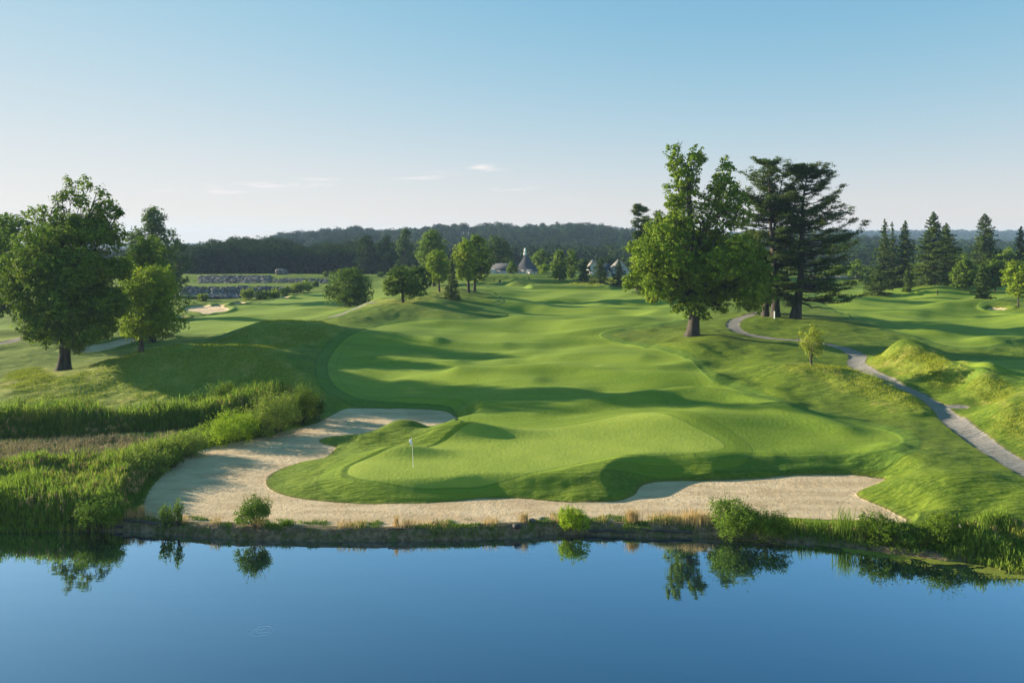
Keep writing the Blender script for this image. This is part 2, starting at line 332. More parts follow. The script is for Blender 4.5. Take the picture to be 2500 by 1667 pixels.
def hit(px, py):
    """photo pixel -> first terrain point seen through it"""
    j = np.interp(px, PXC, np.arange(len(PXC))); j0 = int(j); f = j - j0
    col = Z[:, j0] * (1 - f) + Z[:, min(j0 + 1, len(PXC) - 1)] * f
    ray = CH - (py - HY) / F * YR
    w = np.nonzero((col > ray) & (YR > 46))[0]
    if len(w) == 0: return None
    i = max(w[0], 1); a = ray[i - 1] - col[i - 1]; b = col[i] - ray[i]; t = a / (a + b + 1e-9) if a > 0 else 0
    Y = YR[i - 1] + (YR[i] - YR[i - 1]) * t
    return (px - 1250) / F * Y, Y
def hitp(P): return np.array([h for h in (hit(a, b) for a, b in P) if h is not None])
def HT(x, y):
    x = np.asarray(x, float); y = np.asarray(y, float)
    px = x / y * F + 1250
    j = np.interp(px, PXC, np.arange(len(PXC))); i = np.interp(y, YR, np.arange(len(YR)))
    j0 = np.clip(j.astype(int), 0, len(PXC) - 2); i0 = np.clip(i.astype(int), 0, len(YR) - 2)
    fj = j - j0; fi = i - i0
    return ((Z[i0, j0] * (1 - fj) + Z[i0, j0 + 1] * fj) * (1 - fi) + (Z[i0 + 1, j0] * (1 - fj) + Z[i0 + 1, j0 + 1] * fj) * fi)

# ------------------------------------------------------------------ surface masks
FAIR_PX = [(1128,1030),(1110,1006),(1080,990),(950,982),(870,972),(815,940),(798,900),(806,868),(838,830),(880,808),(940,792),(1000,784),(1080,780),(1160,778),(1225,777),(1238,768),(1190,760),(1178,752),(1215,745),(1232,735),(1215,722),(1200,710),(1150,702),(1230,700),(1300,700),(1420,703),(1500,701),(1600,704),(1690,712),(1720,735),(1700,765),(1650,782),(1560,797),(1480,808),(1470,825),(1540,842),(1620,856),(1680,878),(1712,905),(1740,930),(1800,952),(1880,975),(1960,1000),(2080,1030),(2190,1060),(2195,1085),(2120,1104),(1950,1113),(1800,1113),(1700,1113),(1500,1060),(1250,1050)]
FAIR2_PX = [(440,812),(445,795),(500,770),(560,752),(640,738),(720,722),(800,712),(900,704),(960,706),(975,716),(935,727),(900,738),(870,748),(800,768),(740,782),(660,794),(600,802),(520,815)]
FAIR3_PX = [(-200,840),(-200,800),(0,792),(140,790),(200,800),(130,812),(40,826),(-50,840)]
FAIR4_PX = [(1990,722),(2040,708),(2120,703),(2230,708),(2330,704),(2600,700),(2600,720),(2480,722),(2400,738),(2390,752),(2440,765),(2540,766),(2560,800),(2480,828),(2380,848),(2300,842),(2240,822),(2150,800),(2080,775),(2020,748)]
FAIR5_PX = [(2330,885),(2400,878),(2600,885),(2600,930),(2500,925),(2420,905)]
BUNKERS = [([(168,860),(190,850),(225,842),(262,836),(300,826),(335,822),(345,828),(318,838),(285,848),(255,856),(225,861)],'B'),
 ([(450,752),(470,747),(500,745),(520,748),(560,752),(545,762),(520,764),(500,768),(490,763),(460,760)],'B'),
 ([(518,747),(532,743),(550,745),(540,748)],'B'),([(568,743),(583,737),(602,739),(590,743)],'B'),([(670,729),(690,724),(706,724),(698,728)],'B'),
 ([(2408,755),(2420,751),(2450,751),(2464,754),(2450,757),(2420,757)],'B'),([(430,772),(450,772),(452,778),(430,778)],'B')]
FESC = [[(20,990),(130,935),(200,900),(290,868),(360,852),(460,838),(540,826),(600,798),(640,785),(720,780),(790,785),(830,800),(800,830),(720,850),(700,880),(760,920),(740,980),(500,985),(200,990)],
 [(1885,893),(1957,886),(2060,890),(2130,905),(2200,940),(2250,985),(2265,1012),(2225,1010),(2150,985),(2060,960),(1980,925),(1900,905)],
 [(2115,882),(2150,860),(2190,840),(2240,842),(2310,868),(2358,903),(2348,943),(2285,948),(2220,925),(2160,905)],

 [(1385,690),(1400,684),(1480,678),(1560,684),(1640,690),(1680,705),(1600,706),(1500,700),(1390,697)],
 [(30,905),(100,895),(150,915),(220,905),(280,880),(240,900),(140,945),(60,965),(0,960),(0,920)],
 [(2345,965),(2368,928),(2405,914),(2445,922),(2482,950),(2460,978),(2400,986)],[(2405,1040),(2440,1002),(2480,975),(2540,958),(2700,950),(2700,1120),(2540,1120),(2460,1078)],
 [(880,752),(900,735),(950,730),(1000,727),(1040,722),(1080,700),(1120,700),(1100,712),(1060,735),(980,742),(930,745)]]
PATH1 = [(2560,1178),(2454,1117),(2380,1068),(2325,1025),(2285,990),(2240,963),(2200,943),(2160,925),(2112,904),(2090,887),(2095,869),(2070,854),(2030,842),(1950,831),(1887,826),(1815,814),(1790,797),(1797,781),(1830,769),(1852,763)]
PATH1b = [(2285,990),(2320,992),(2350,993)]
PATH2 = [(815,772),(850,760),(885,746),(905,740)]
PATH3 = [(-150,860),(0,838),(60,824),(120,815)]
def mk(P, closed=True): return hitp(smooth_poly(P, closed, 3))
XS, YS = XG, YG
GRW = wp(smooth_poly(GREEN_PX, True, 3), 2.05)
def zero(v): return np.full(XG.shape, v, np.float32)
aS = sd_poly(SANDW, XS, YS); sid = np.where(aS > 0, 1, 0)
for k_, (P, _) in enumerate(BUNKERS):
    q = sd_poly(mk(P), XS, YS); sid = np.where(q > 0, k_ + 2, sid); aS = np.maximum(aS, q)
    Z -= (.35 * sstep(-.3, .5, q) - .25 * np.exp(-((q + .9) / .7) ** 2)).astype(np.float32)
aG = sd_poly(GRW, XS, YS)
aF = zero(-6)
for P in (FAIR_PX, FAIR2_PX, FAIR3_PX, FAIR4_PX, FAIR5_PX): aF = np.maximum(aF, sd_poly(mk(P), XS, YS))
aE = zero(-6)
for P in FESC: aE = np.maximum(aE, sd_poly(mk(P), XS, YS))
aP = zero(-6)
for P, w in ((PATH1, 1.0), (PATH1b, .55), (PATH2, 1.0), (PATH3, 1.1)):
    aP = np.maximum(aP, np.clip(w - d_line(mk(P, False), XS, YS, 7), -6, 6))
aW = np.clip(YG - shoreY(PXG), -6, 30).astype(np.float32)
aHill = sstep(400, 450, YG).astype(np.float32)
Z -= (.06 * sstep(-.2, .3, aP)).astype(np.float32)
# small lumps where the grass is long
rg = (sstep(.3, -.8, aF) if False else (1 - sstep(-.8, .3, aF))) * (1 - sstep(-.5, .5, aG + 1.5)) * (1 - sstep(-.2, .2, aS)) * (1 - sstep(-.2, .2, aP)) * (YG < 440) * (aW > .4)
Z += (rg * (.10 * vnoise(XG / 1.1, YG / .7) + .16 * vnoise(XG / 2.6 + 9, YG / 1.9)) + (.5 * vnoise(XG / 2.2, YG / 2.2) + .25 * vnoise(XG / .8, YG / .8)) * sstep(-1, 1.5, aE) * .55 * (YG < 440)).astype(np.float32)

# ------------------------------------------------------------------ node helpers
class NT:
    def __init__(s, mat):
        mat.use_nodes = True; s.t = mat.node_tree; s.n = s.t.nodes; s.l = s.t.links
        s.n.clear(); s.out = s.n.new('ShaderNodeOutputMaterial')
    def put(s, inp, v):
        if hasattr(v, 'is_output') or isinstance(v, bpy.types.NodeSocket): s.l.new(v, inp)
        elif isinstance(v, (tuple, list)) and len(v) == 3 and inp.type == 'RGBA': inp.default_value = (*v, 1)
        else: inp.default_value = v
    def math(s, op, a, b=0.0, clamp=False):
        m = s.n.new('ShaderNodeMath'); m.operation = op; m.use_clamp = clamp
        s.put(m.inputs[0], a); s.put(m.inputs[1], b); return m.outputs[0]
    def ss(s, a, b, x):
        m = s.n.new('ShaderNodeMapRange'); m.interpolation_type = 'SMOOTHSTEP'
        s.put(m.inputs['Value'], x); m.inputs['From Min'].default_value = a; m.inputs['From Max'].default_value = b
        return m.outputs[0]
    def mix(s, f, a, b, blend='MIX'):
        m = s.n.new('ShaderNodeMix'); m.data_type = 'RGBA'; m.blend_type = blend
        s.put(m.inputs[0], f); s.put(m.inputs[6], a); s.put(m.inputs[7], b); return m.outputs[2]
    def noise(s, scale, detail=3, rough=.55, vec=None, dist=0):
        m = s.n.new('ShaderNodeTexNoise'); m.inputs['Scale'].default_value = scale; m.inputs['Detail'].default_value = detail
        m.inputs['Roughness'].default_value = rough; m.inputs['Distortion'].default_value = dist
        if vec is not None: s.l.new(vec, m.inputs['Vector'])
        return m.outputs['Fac']
    def pos(s):
        return s.n.new('ShaderNodeNewGeometry').outputs['Position']
    def map(s, vec, sc_=(1, 1, 1), rot=(0, 0, 0)):
        m = s.n.new('ShaderNodeMapping'); s.l.new(vec, m.inputs['Vector']); m.inputs['Scale'].default_value = sc_; m.inputs['Rotation'].default_value = rot
        return m.outputs[0]
    def attr(s, name):
        a = s.n.new('ShaderNodeAttribute'); a.attribute_name = name; return a.outputs['Fac']
    def bump(s, h, dist, strength=1.0, nrm=None):
        b = s.n.new('ShaderNodeBump'); s.put(b.inputs['Height'], h); b.inputs['Distance'].default_value = dist; s.put(b.inputs['Strength'], strength)
        if nrm is not None: s.l.new(nrm, b.inputs['Normal'])
        return b.outputs[0]
    def bsdf(s, col, rough=.8, nrm=None, spec=.3, metal=0.0):
        p = s.n.new('ShaderNodeBsdfPrincipled'); s.put(p.inputs['Base Color'], col); s.put(p.inputs['Roughness'], rough)
        p.inputs['Specular IOR Level'].default_value = spec; p.inputs['Metallic'].default_value = metal
        if nrm is not None: s.l.new(nrm, p.inputs['Normal'])
        return p
    def done(s, shader): s.l.new(shader, s.out.inputs['Surface'])
def newmat(name):
    m = bpy.data.materials.new(name); return m, NT(m)
def simple(name, c1, c2=None, scale=2.0, rough=.8, bump=0.0, bscale=None, spec=.2, stretch=(1, 1, 1)):
    m, t = newmat(name)
    v = t.map(t.pos(), stretch)
    n = t.noise(scale, 5, .6, v)
    col = t.mix(t.ss(.3, .7, n), c1, c2 or c1)
    nr = t.bump(t.noise(bscale or scale * 3, 5, .6, v), bump) if bump else None
    t.done(t.bsdf(col, rough, nr, spec).outputs[0]); return m

# ------------------------------------------------------------------ terrain material
def terrain_material():
    m, t = newmat('course_ground')
    P = t.pos()
    nb = t.noise(.045, 3, .5, P); nm = t.noise(.35, 4, .6, P); nf = t.noise(3.2, 4, .65, P); nv = t.noise(14, 3, .7, P)
    st = t.noise(1.5, 4, .6, t.map(P, (.35, 2.2, 1), (0, 0, R(-12)))); streak = t.noise(.22, 4, .6, t.map(P, (.22, 1.6, 1), (0, 0, R(8))))
    sd, gr, fa, pa, fe, sh, hi = (t.attr(a) for a in ('sand', 'green', 'fair', 'path', 'fesc', 'shore', 'hill'))
    # rough
    col = t.mix(t.ss(.35, .65, nm), (.054, .096, .009), (.094, .138, .013))
    col = t.mix(t.math('MULTIPLY', t.ss(.42, .68, nf), .8), col, (.13, .17, .026))
    col = t.mix(t.math('MULTIPLY', t.ss(.52, .75, nb), .5), col, (.11, .14, .035))
    # fairway
    fcol = t.mix(t.ss(.3, .7, streak), (.094, .150, .016), (.145, .198, .025))
    fcol = t.mix(t.math('MULTIPLY', t.ss(.42, .66, nf), .55), fcol, (.155, .215, .04))
    fcol = t.mix(t.math('MULTIPLY', t.ss(.55, .72, nm), .35), fcol, (.066, .130, .018))
    fe_n = t.math('ADD', fa, t.math('MULTIPLY', t.math('SUBTRACT', nf, .5), .5))
    col = t.mix(t.ss(-.12, .12, fe_n), col, fcol)
    # first cut around the fairway, with a darker mown line at each side
    ring = t.math('MULTIPLY', t.ss(-1.5, -1.3, fa), t.ss(.1, -.1, fa) if False else t.math('SUBTRACT', 1.0, t.ss(-.1, .1, fa)))
    col = t.mix(t.math('MULTIPLY', ring, .6), col, (.075, .14, .026))
    for c in (-1.45, 0.0, 1.2):
        d = t.math('ABSOLUTE', t.math('SUBTRACT', fa, c)); ln = t.math('SUBTRACT', 1.0, t.ss(.05, .24, d))
        col = t.mix(t.math('MULTIPLY', ln, .34 if c < 1 else .18), col, (.025, .07, .01))
    # collar and green
    col = t.mix(t.ss(-2.3, -2.15, gr), col, t.mix(nf, (.092, .145, .016), (.13, .18, .022)))
    col = t.mix(t.ss(-1.0, -.9, gr), col, t.mix(nf, (.115, .17, .020), (.15, .205, .028)))
    gcol = t.mix(t.ss(.35, .65, nm), (.168, .22, .038), (.20, .25, .046))
    gcol = t.mix(t.math('MULTIPLY', t.ss(.5, .8, nf), .4), gcol, (.17, .235, .07))
    col = t.mix(t.ss(-.05, .05, gr), col, gcol)
    for c in (-2.2, -.05):
        d = t.math('ABSOLUTE', t.math('SUBTRACT', gr, c)); ln = t.math('SUBTRACT', 1.0, t.ss(.03, .13, d))
        col = t.mix(t.math('MULTIPLY', ln, .4), col, (.04, .09, .015))
    # long grass
    ecol = t.mix(t.ss(.35, .65, nf), (.09, .135, .016), (.19, .21, .04))
    ecol = t.mix(t.math('MULTIPLY', t.ss(.5, .7, nm), .7), ecol, (.27, .23, .08))
    col = t.mix(t.math('MULTIPLY', t.ss(-.8, 1.2, t.math('ADD', fe, t.math('MULTIPLY', t.math('SUBTRACT', nm, .5), 5.0))), .85), col, ecol)
    col = t.mix(1.0, col, (1.12, 1.10, .86), 'MULTIPLY')
    # wooded hills: forest floor
    col = t.mix(hi, col, (.015, .03, .01))
    # pond bank: soil and thin weeds
    dirt = t.mix(t.ss(.3, .7, nf), (.075, .052, .032), (.19, .145, .095))
    dirt = t.mix(t.math('MULTIPLY', t.ss(.5, .6, t.noise(1.1, 5, .7, P)), .7), dirt, (.05, .075, .018))
    col = t.mix(t.math('SUBTRACT', 1.0, t.ss(.95, 1.5, t.math('ADD', sh, t.math('MULTIPLY', t.math('SUBTRACT', nm, .5), 1.6)))), col, dirt)
    # sand
    sn = t.noise(.6, 5, .6, t.map(P, (.5, 1.6, 1)))
    scol = t.mix(t.ss(.35, .65, sn), (.41, .305, .20), (.53, .415, .29))
    scol = t.mix(t.math('MULTIPLY', t.ss(.5, .72, nv), .35), scol, (.31, .235, .16))
    stn = t.math('MULTIPLY', t.ss(.52, .66, t.noise(.16, 3, .6, P)), .35)
    scol = t.mix(stn, scol, (.34, .25, .16))
    se = t.math('ADD', sd, t.math('MULTIPLY', t.math('SUBTRACT', nv, .5), .12))
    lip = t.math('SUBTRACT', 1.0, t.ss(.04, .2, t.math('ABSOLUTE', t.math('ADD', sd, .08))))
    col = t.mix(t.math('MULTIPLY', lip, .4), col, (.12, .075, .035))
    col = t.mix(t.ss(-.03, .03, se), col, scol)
    # gravel path
    pcol = t.mix(t.ss(.35, .65, nv), (.15, .14, .135), (.25, .235, .225))
    pcol = t.mix(t.math('MULTIPLY', t.ss(.45, .65, t.noise(.7, 4, .6, P)), .5), pcol, (.17, .15, .13))
    pe = t.math('ADD', pa, t.math('MULTIPLY', t.math('SUBTRACT', nf, .5), .55))
    col = t.mix(t.math('MULTIPLY', t.math('SUBTRACT', 1.0, t.ss(.0, .35, t.math('ABSOLUTE', pa))), .5), col, (.14, .10, .05))
    col = t.mix(t.ss(-.06, .06, pe), col, pcol)
    # relief
    msand = t.ss(-.02, .05, sd); mgreen = t.ss(-.6, .0, gr); mfair = t.ss(-.2, .2, fa)
    g1 = t.math('MULTIPLY', st, t.math('SUBTRACT', 1.0, t.math('MULTIPLY', t.math('MAXIMUM', mfair, t.math('MAXIMUM', mgreen, msand)), .93)))
    rake = t.noise(5.5, 4, .7, t.map(P, (.8, 2.6, 1), (0, 0, R(20))))
    foot = t.noise(1.6, 3, .6, P)
    hgt = t.math('ADD', t.math('MULTIPLY', g1, .26), t.math('MULTIPLY', t.math('MULTIPLY', msand, t.math('ADD', rake, foot)), .12))
    hgt = t.math('ADD', hgt, t.math('MULTIPLY', nf, .045))
    hgt = t.math('ADD', hgt, t.math('MULTIPLY', nv, .012))
    nr = t.bump(hgt, 1.15, 1.0)
    t.done(t.bsdf(col, .85, nr, .12).outputs[0])
    return m
MT = terrain_material()

# normals from the whole height field, so the pieces join without a seam
Pg = np.stack([XG, YG, Z], -1).astype(np.float64)
N = np.cross(np.gradient(Pg, axis=1), np.gradient(Pg, axis=0)); N /= np.linalg.norm(N, axis=2)[..., None]
nr_, nc_ = XG.shape
ii = np.arange(nr_ * nc_).reshape(nr_, nc_)
FQ = np.stack([ii[:-1, :-1], ii[:-1, 1:], ii[1:, 1:], ii[1:, :-1]], -1).reshape(-1, 4)
def fc(a): return ((a[:-1, :-1] + a[:-1, 1:] + a[1:, 1:] + a[1:, :-1]) / 4).ravel()
cS, cG, cF, cP, cH = fc(aS), fc(aG), fc(aF), fc(aP), fc(YG)
cid = sid[:-1, :-1].ravel()
catf = np.zeros(len(FQ), int)
catf[cH > 430] = 6
catf[cF > 0] = 1; catf[cG > 0] = 2; catf[cP > 0] = 3; catf[cS > 0] = 10 + np.maximum(cid[cS > 0], 1)
attrs = {'sand': aS, 'green': aG, 'fair': aF, 'path': aP, 'fesc': aE, 'shore': aW, 'hill': aHill}
def terr(name, selF, label=None, cat=None):
    f = FQ[selF]
    if len(f) == 0: return
    used, inv = np.unique(f, return_inverse=True)
    b = MB().add(Pg.reshape(-1, 3)[used], inv.reshape(-1, 4)); me = b.mesh(name, True)
    for a, arr in attrs.items():
        at = me.attributes.new(a, 'FLOAT', 'POINT'); at.data.foreach_set('value', arr.ravel()[used].astype(np.float32))
    at = me.attributes.new('custom_normal', 'FLOAT_VECTOR', 'POINT'); at.data.foreach_set('vector', N.reshape(-1, 3)[used].astype(np.float32).ravel())
    tag(link(name, me, MT), label, cat, None, 'structure')
terr('ground', catf == 0, 'rolling rough grass of the golf course')
terr('fairway', catf == 1, 'mown fairway rolling away behind the green')
terr('putting_green', catf == 2, 'smooth pale putting green with the flag')
terr('cart_path', catf == 3, 'grey gravel path winding past the mounds')
terr('hills', catf == 6, 'low wooded hills on the horizon')
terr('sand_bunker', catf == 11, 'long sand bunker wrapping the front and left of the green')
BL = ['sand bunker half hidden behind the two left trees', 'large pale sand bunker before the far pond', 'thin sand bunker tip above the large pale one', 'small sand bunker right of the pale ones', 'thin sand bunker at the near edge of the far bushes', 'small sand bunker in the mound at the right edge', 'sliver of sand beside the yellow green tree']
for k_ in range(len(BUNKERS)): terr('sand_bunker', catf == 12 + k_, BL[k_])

# ------------------------------------------------------------------ foliage materials
def leafmat(name, c1, c2, c3=None, trans=.35, nscale=.35):
    m, t = newmat(name)
    c1, c2, c3 = (tuple(v * g_ for v, g_ in zip(c, (1.7, 1.55, 1.15))) if c else None for c in (c1, c2, c3))
    g = t.n.new('ShaderNodeNewGeometry'); rnd = g.outputs['Random Per Island']
    col = t.mix(rnd, c1, c2)
    if c3: col = t.mix(t.math('MULTIPLY', t.ss(.52, .68, t.noise(nscale, 3, .5, g.outputs['Position'])), .75), col, c3)
    p = t.bsdf(col, .75, None, .0 if 'wood' in name else .08)
    tr = t.n.new('ShaderNodeBsdfTranslucent'); t.l.new(t.mix(.5, col, (.12, .20, .02), 'MIX'), tr.inputs['Color'])
    mx = t.n.new('ShaderNodeMixShader'); mx.inputs[0].default_value = trans
    t.l.new(p.outputs[0], mx.inputs[1]); t.l.new(tr.outputs[0], mx.inputs[2]); t.done(mx.outputs[0]); return m
M = {}
M['oak'] = leafmat('oak_leaves', (.034, .075, .008), (.115, .18, .014), (.14, .19, .015), .32)
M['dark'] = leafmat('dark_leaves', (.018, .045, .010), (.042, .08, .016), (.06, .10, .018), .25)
M['mid'] = leafmat('green_leaves', (.035, .08, .011), (.085, .14, .017), (.11, .15, .018), .4)
M['dark2'] = leafmat('upswept_leaves', (.022, .055, .010), (.06, .105, .014), (.08, .12, .015), .3)
M['light'] = leafmat('light_leaves', (.08, .14, .014), (.16, .23, .022), (.19, .23, .022), .45)
M['olive'] = leafmat('olive_leaves', (.030, .068, .009), (.085, .14, .014), (.11, .15, .016), .34)
M['lime'] = leafmat('sapling_leaves', (.12, .17, .025), (.22, .26, .05), (.25, .24, .05), .4)
M['pine'] = leafmat('pine_needles', (.014, .036, .013), (.042, .072, .020), (.065, .08, .02), .2)
M['spruce'] = leafmat('spruce_needles', (.016, .038, .013), (.045, .075, .018), (.055, .08, .02), .15)
M['wood'] = leafmat('far_wood_leaves', (.006, .018, .008), (.017, .036, .011), (.028, .05, .012), .1, .05)
M['hillwood'] = leafmat('hill_wood_leaves', (.007, .019, .010), (.014, .032, .015), (.022, .043, .016), .03, .012)
M['reed'] = leafmat('reed_leaves', (.050, .105, .017), (.135, .20, .034), (.18, .20, .05), .42, .6)
M['reedbase'] = leafmat('reed_stems', (.05, .07, .025), (.11, .12, .05), None, .2)
M['reedstem'] = leafmat('reed_plumes', (.20, .15, .09), (.34, .25, .15), None, .2)
M['deadreed'] = leafmat('flattened_reeds', (.11, .09, .08), (.25, .205, .175), (.13, .13, .07), .2)
M['straw'] = leafmat('dry_grass', (.20, .15, .085), (.38, .28, .17), (.24, .15, .085), .2)
M['fescue'] = leafmat('long_grass', (.085, .135, .013), (.21, .225, .035), (.12, .175, .018), .35, .3)
M['turf'] = leafmat('turf_blades', (.035, .085, .012), (.085, .14, .022), None, .3)
M['willow'] = leafmat('willow_leaves', (.085, .14, .026), (.19, .24, .055), (.15, .19, .04), .4, 1.5)
M['yellowbush'] = leafmat('yellow_green_leaves', (.13, .22, .012), (.22, .31, .02), None, .45)
M['shrub'] = leafmat('shrub_leaves', (.04, .09, .014), (.10, .16, .025), None, .3)
M['bark'] = simple('tree_bark', (.03, .027, .023), (.085, .074, .063), 1.4, .9, .15, 3.5, .1, (1.6, 1.6, .35))
M['barkgrey'] = simple('grey_bark', (.07, .062, .052), (.16, .14, .12), 1.5, .9, .1, 4, .1, (1.6, 1.6, .3))
M['rock'] = simple('field_stone', (.045, .045, .05), (.19, .185, .185), .5, .9, .25, 2.5, .15)
M['rockpale'] = simple('pale_field_stone', (.25, .22, .2), (.46, .40, .35), .9, .9, .25, 2.5, .15)
M['log'] = simple('wet_driftwood', (.012, .012, .015), (.05, .048, .05), 2.0, .55, .08, 6, .4, (.4, 2, 2))

# ------------------------------------------------------------------ foliage geometry
def unit(v): return v / (np.linalg.norm(v, axis=-1, keepdims=True) + 1e-9)
def leafquads(C, Nn, size, aspect, r):
    """a kite-shaped leaf spray at every point C facing Nn"""
    n = len(C); a = r.normal(size=(n, 3)); T = unit(np.cross(Nn, a)); B = unit(np.cross(Nn, T))
    s_ = (size * r.uniform(.6, 1.35, n))[:, None]; fold = Nn * s_ * .18
    V = np.stack([C - T * s_, C - B * s_ * aspect * .8 + fold, C + T * s_, C + B * s_ * aspect + fold], 1).reshape(-1, 3)
    return V, np.arange(n * 4).reshape(-1, 4)
def crown(mb, lobes, nclump, per, crad, leaf, r, aspect=.75, hollow=.5, flat=.7):
    """lobes: (x,y,z,rx,ry,rz). Leaf clumps sit mostly toward each lobe's skin, leaving gaps between"""
    L = np.asarray(lobes, float); area = (L[:, 3] * L[:, 5] + L[:, 3] * L[:, 4]); pr = area / area.sum()
    k = r.choice(len(L), nclump, p=pr)
    d = unit(r.normal(size=(nclump, 3))); rad = hollow + (1.04 - hollow) * r.random(nclump) ** .55
    wob = 1 + .16 * r.normal(size=nclump) * (r.random(nclump) < .35)
    c = L[k, :3] + d * L[k, 3:6] * (rad * wob)[:, None]
    cr = crad * r.uniform(.55, 1.4, nclump)
    n = nclump * per
    kk = np.repeat(np.arange(nclump), per)
    off = unit(r.normal(size=(n, 3))) * (r.random(n) ** .45)[:, None]; off[:, 2] *= flat
    Pp = c[kk] + off * cr[kk][:, None]
    Nn = unit(unit(off) * .9 + d[kk] * .7 + np.array([0, 0, .45]) + r.normal(size=(n, 3)) * .45)
    mb.add(*leafquads(Pp, Nn, np.full(n, leaf), aspect, r))
    return c
def bent(p0, p1, r, n=6, sag=.12, up=.0):
    p0 = np.asarray(p0, float); p1 = np.asarray(p1, float); t = np.linspace(0, 1, n)[:, None]
    L = np.linalg.norm(p1 - p0); w = r.normal(size=3) * sag * L; w[2] = up * L
    jit = r.normal(size=(n, 3)) * .018 * L; jit[0] = 0
    return p0 + (p1 - p0) * t + w * (4 * t * (1 - t)) * .5 + jit
def trunkmesh(name, parent, base_r, h, lobes, r, mat, lean=(0, 0), flare=1.5, nl=14, hsplit=.35, seg=10, twigs=None, limb_r=.45):
    mb = MB(); n = 9; t = np.linspace(0, 1, n)
    wx, wy = r.normal(size=2) * .012 * h
    pts = np.stack([lean[0] * t + wx * np.sin(t * 5), lean[1] * t + wy * np.sin(t * 4), -.4 + (h + .4) * t], 1)
    pts[:, :2] -= pts[0, :2]
    rad = base_r * (1 - .78 * t ** .9); rad[0] *= flare
    f1 = min(.45, .9 / (pts[1, 2] - pts[0, 2])); f2 = min(.8, 1.9 / (pts[1, 2] - pts[0, 2])); d01 = pts[1] - pts[0]
    pts = np.insert(pts, [1, 1], [pts[0] + d01 * f1, pts[0] + d01 * f2], axis=0); rad = np.insert(rad, [1, 1], [base_r * (1 + (flare - 1) * .28), base_r])
    mb.tube(pts, rad, seg)
    if lobes is not None:
        L = np.asarray(lobes, float)
        for i in r.permutation(len(L))[:nl]:
            c = L[i, :3]; zs = np.clip(h * hsplit + (c[2] - h * hsplit) * .35, h * hsplit * .8, h * .92)
            a = np.array([np.interp(zs, pts[:, 2], pts[:, 0]), np.interp(zs, pts[:, 2], pts[:, 1]), zs])
            rr = np.interp(zs, pts[:, 2], rad) * limb_r * r.uniform(.6, 1.1); q = bent(a, c, r, 7, .12, .08)
            mb.tube(q, rr * (1 - .85 * np.linspace(0, 1, 7)), 6)
            for _ in range(3):
                e = c + unit(r.normal(size=3)) * L[i, 3:6] * .8; s0 = q[r.integers(3, 6)]
                mb.tube(bent(s0, e, r, 5, .1), rr * .35 * (1 - .85 * np.linspace(0, 1, 5)), 5, False)
    if twigs is not None:
        for p in twigs: mb.tube(np.array(p), np.linspace(.06, .02, len(p)), 5, False)
    return mb.build(name, mat, parent, True)
def envelope_lobes(W, z0, z1, prof, r, n=26, size=.26, depth=1.0, fill=.25):
    """lobes filling a crown silhouette: prof = [(t, half-width fraction)] from crown foot to top"""
    pt = np.array(prof); out = []
    H = z1 - z0
    for i in range(n):
        t = (i + .5) / n + r.normal() * .03; t = min(max(t, .05), .96)
        hw = np.interp(t, pt[:, 0], pt[:, 1]) * W / 2
        s_ = size * W * r.uniform(.65, 1.2) * (.55 + .45 * hw / (W / 2)); s_ = min(s_, max(hw * .95, .12 * W))
        th = r.uniform(0, 2 * PI) if i % 3 else (0 if i % 2 else PI)
        q = max(hw - s_, 0) * (1 if r.random() > fill else r.random())
        zc = z0 + H * t; sz = s_ * .8; zc = min(max(zc, z0 + sz * .8), z1 - sz * .9)
        out.append((q * math.cos(th), q * math.sin(th) * depth, zc, s_, s_, sz))
    out.append((0, 0, z0 + H * .5, W * .3, W * .3, H * .36))
    return out
PROF = {
 'round': [(0,.55),(.2,.95),(.45,1),(.7,.85),(.9,.5),(1,.2)],
 'oval': [(0,.45),(.2,.8),(.45,1),(.7,.8),(.9,.42),(1,.15)],
 'vase': [(0,.25),(.2,.7),(.45,1),(.7,1),(.88,.7),(1,.3)],
 'dome': [(0,.85),(.3,1),(.6,.9),(.85,.6),(1,.25)],
 'irreg': [(0,.6),(.15,1),(.35,.8),(.55,1),(.75,.55),(.9,.5),(1,.2)],
}
def tree(base, px_l, px_r, py_top, py_bot, mat, label, kind='round', cat='tree', name='broadleaf_tree', group=None, dens=1.0, leaf=None, seed=0, Y=None, nl=26, trunk=.028, lobes=26, bark='bark', size=.26, per=14, depth=1.0):
    r = np.random.default_rng(seed + 100)
    if Y is None: x, Y = hit(*base)
    else: x = X_(base[0], Y)
    z = float(HT(x, Y)); k = Y / F
    z1 = CH - (py_top - HY) * k - z; z0 = CH - (py_bot - HY) * k - z
    z0 = max(z0, .2); W = (px_r - px_l) * k; cx = ((px_l + px_r) / 2 - base[0]) * k
    L = [(a + cx * min(1, .4 + c / max(z1, 1)), b_, c, d, e, f_) for a, b_, c, d, e, f_ in envelope_lobes(W, z0, z1, PROF[kind], r, lobes, size, depth)]
    root = empty(name, (x, Y, z), label, cat, group)
    px = Y / 819.0
    leaf = leaf or max(.16, px * 1.05)
    A = W * (z1 - z0) * 3.0; n = int(dens * A / (leaf * leaf * 1.4) / per * 1.5); n = max(60, min(n, 4500))
    trunkmesh('trunk', root, max(.12, trunk * z1), z1 * .86, L, r, M[bark], (cx * .6, 0), nl=min(nl, len(L)), seg=8)
    mb = MB(); crown(mb, L, n, per, max(leaf * 2.6, .07 * W), leaf, r)
    mb.build('crown', M[mat], root)
    return root

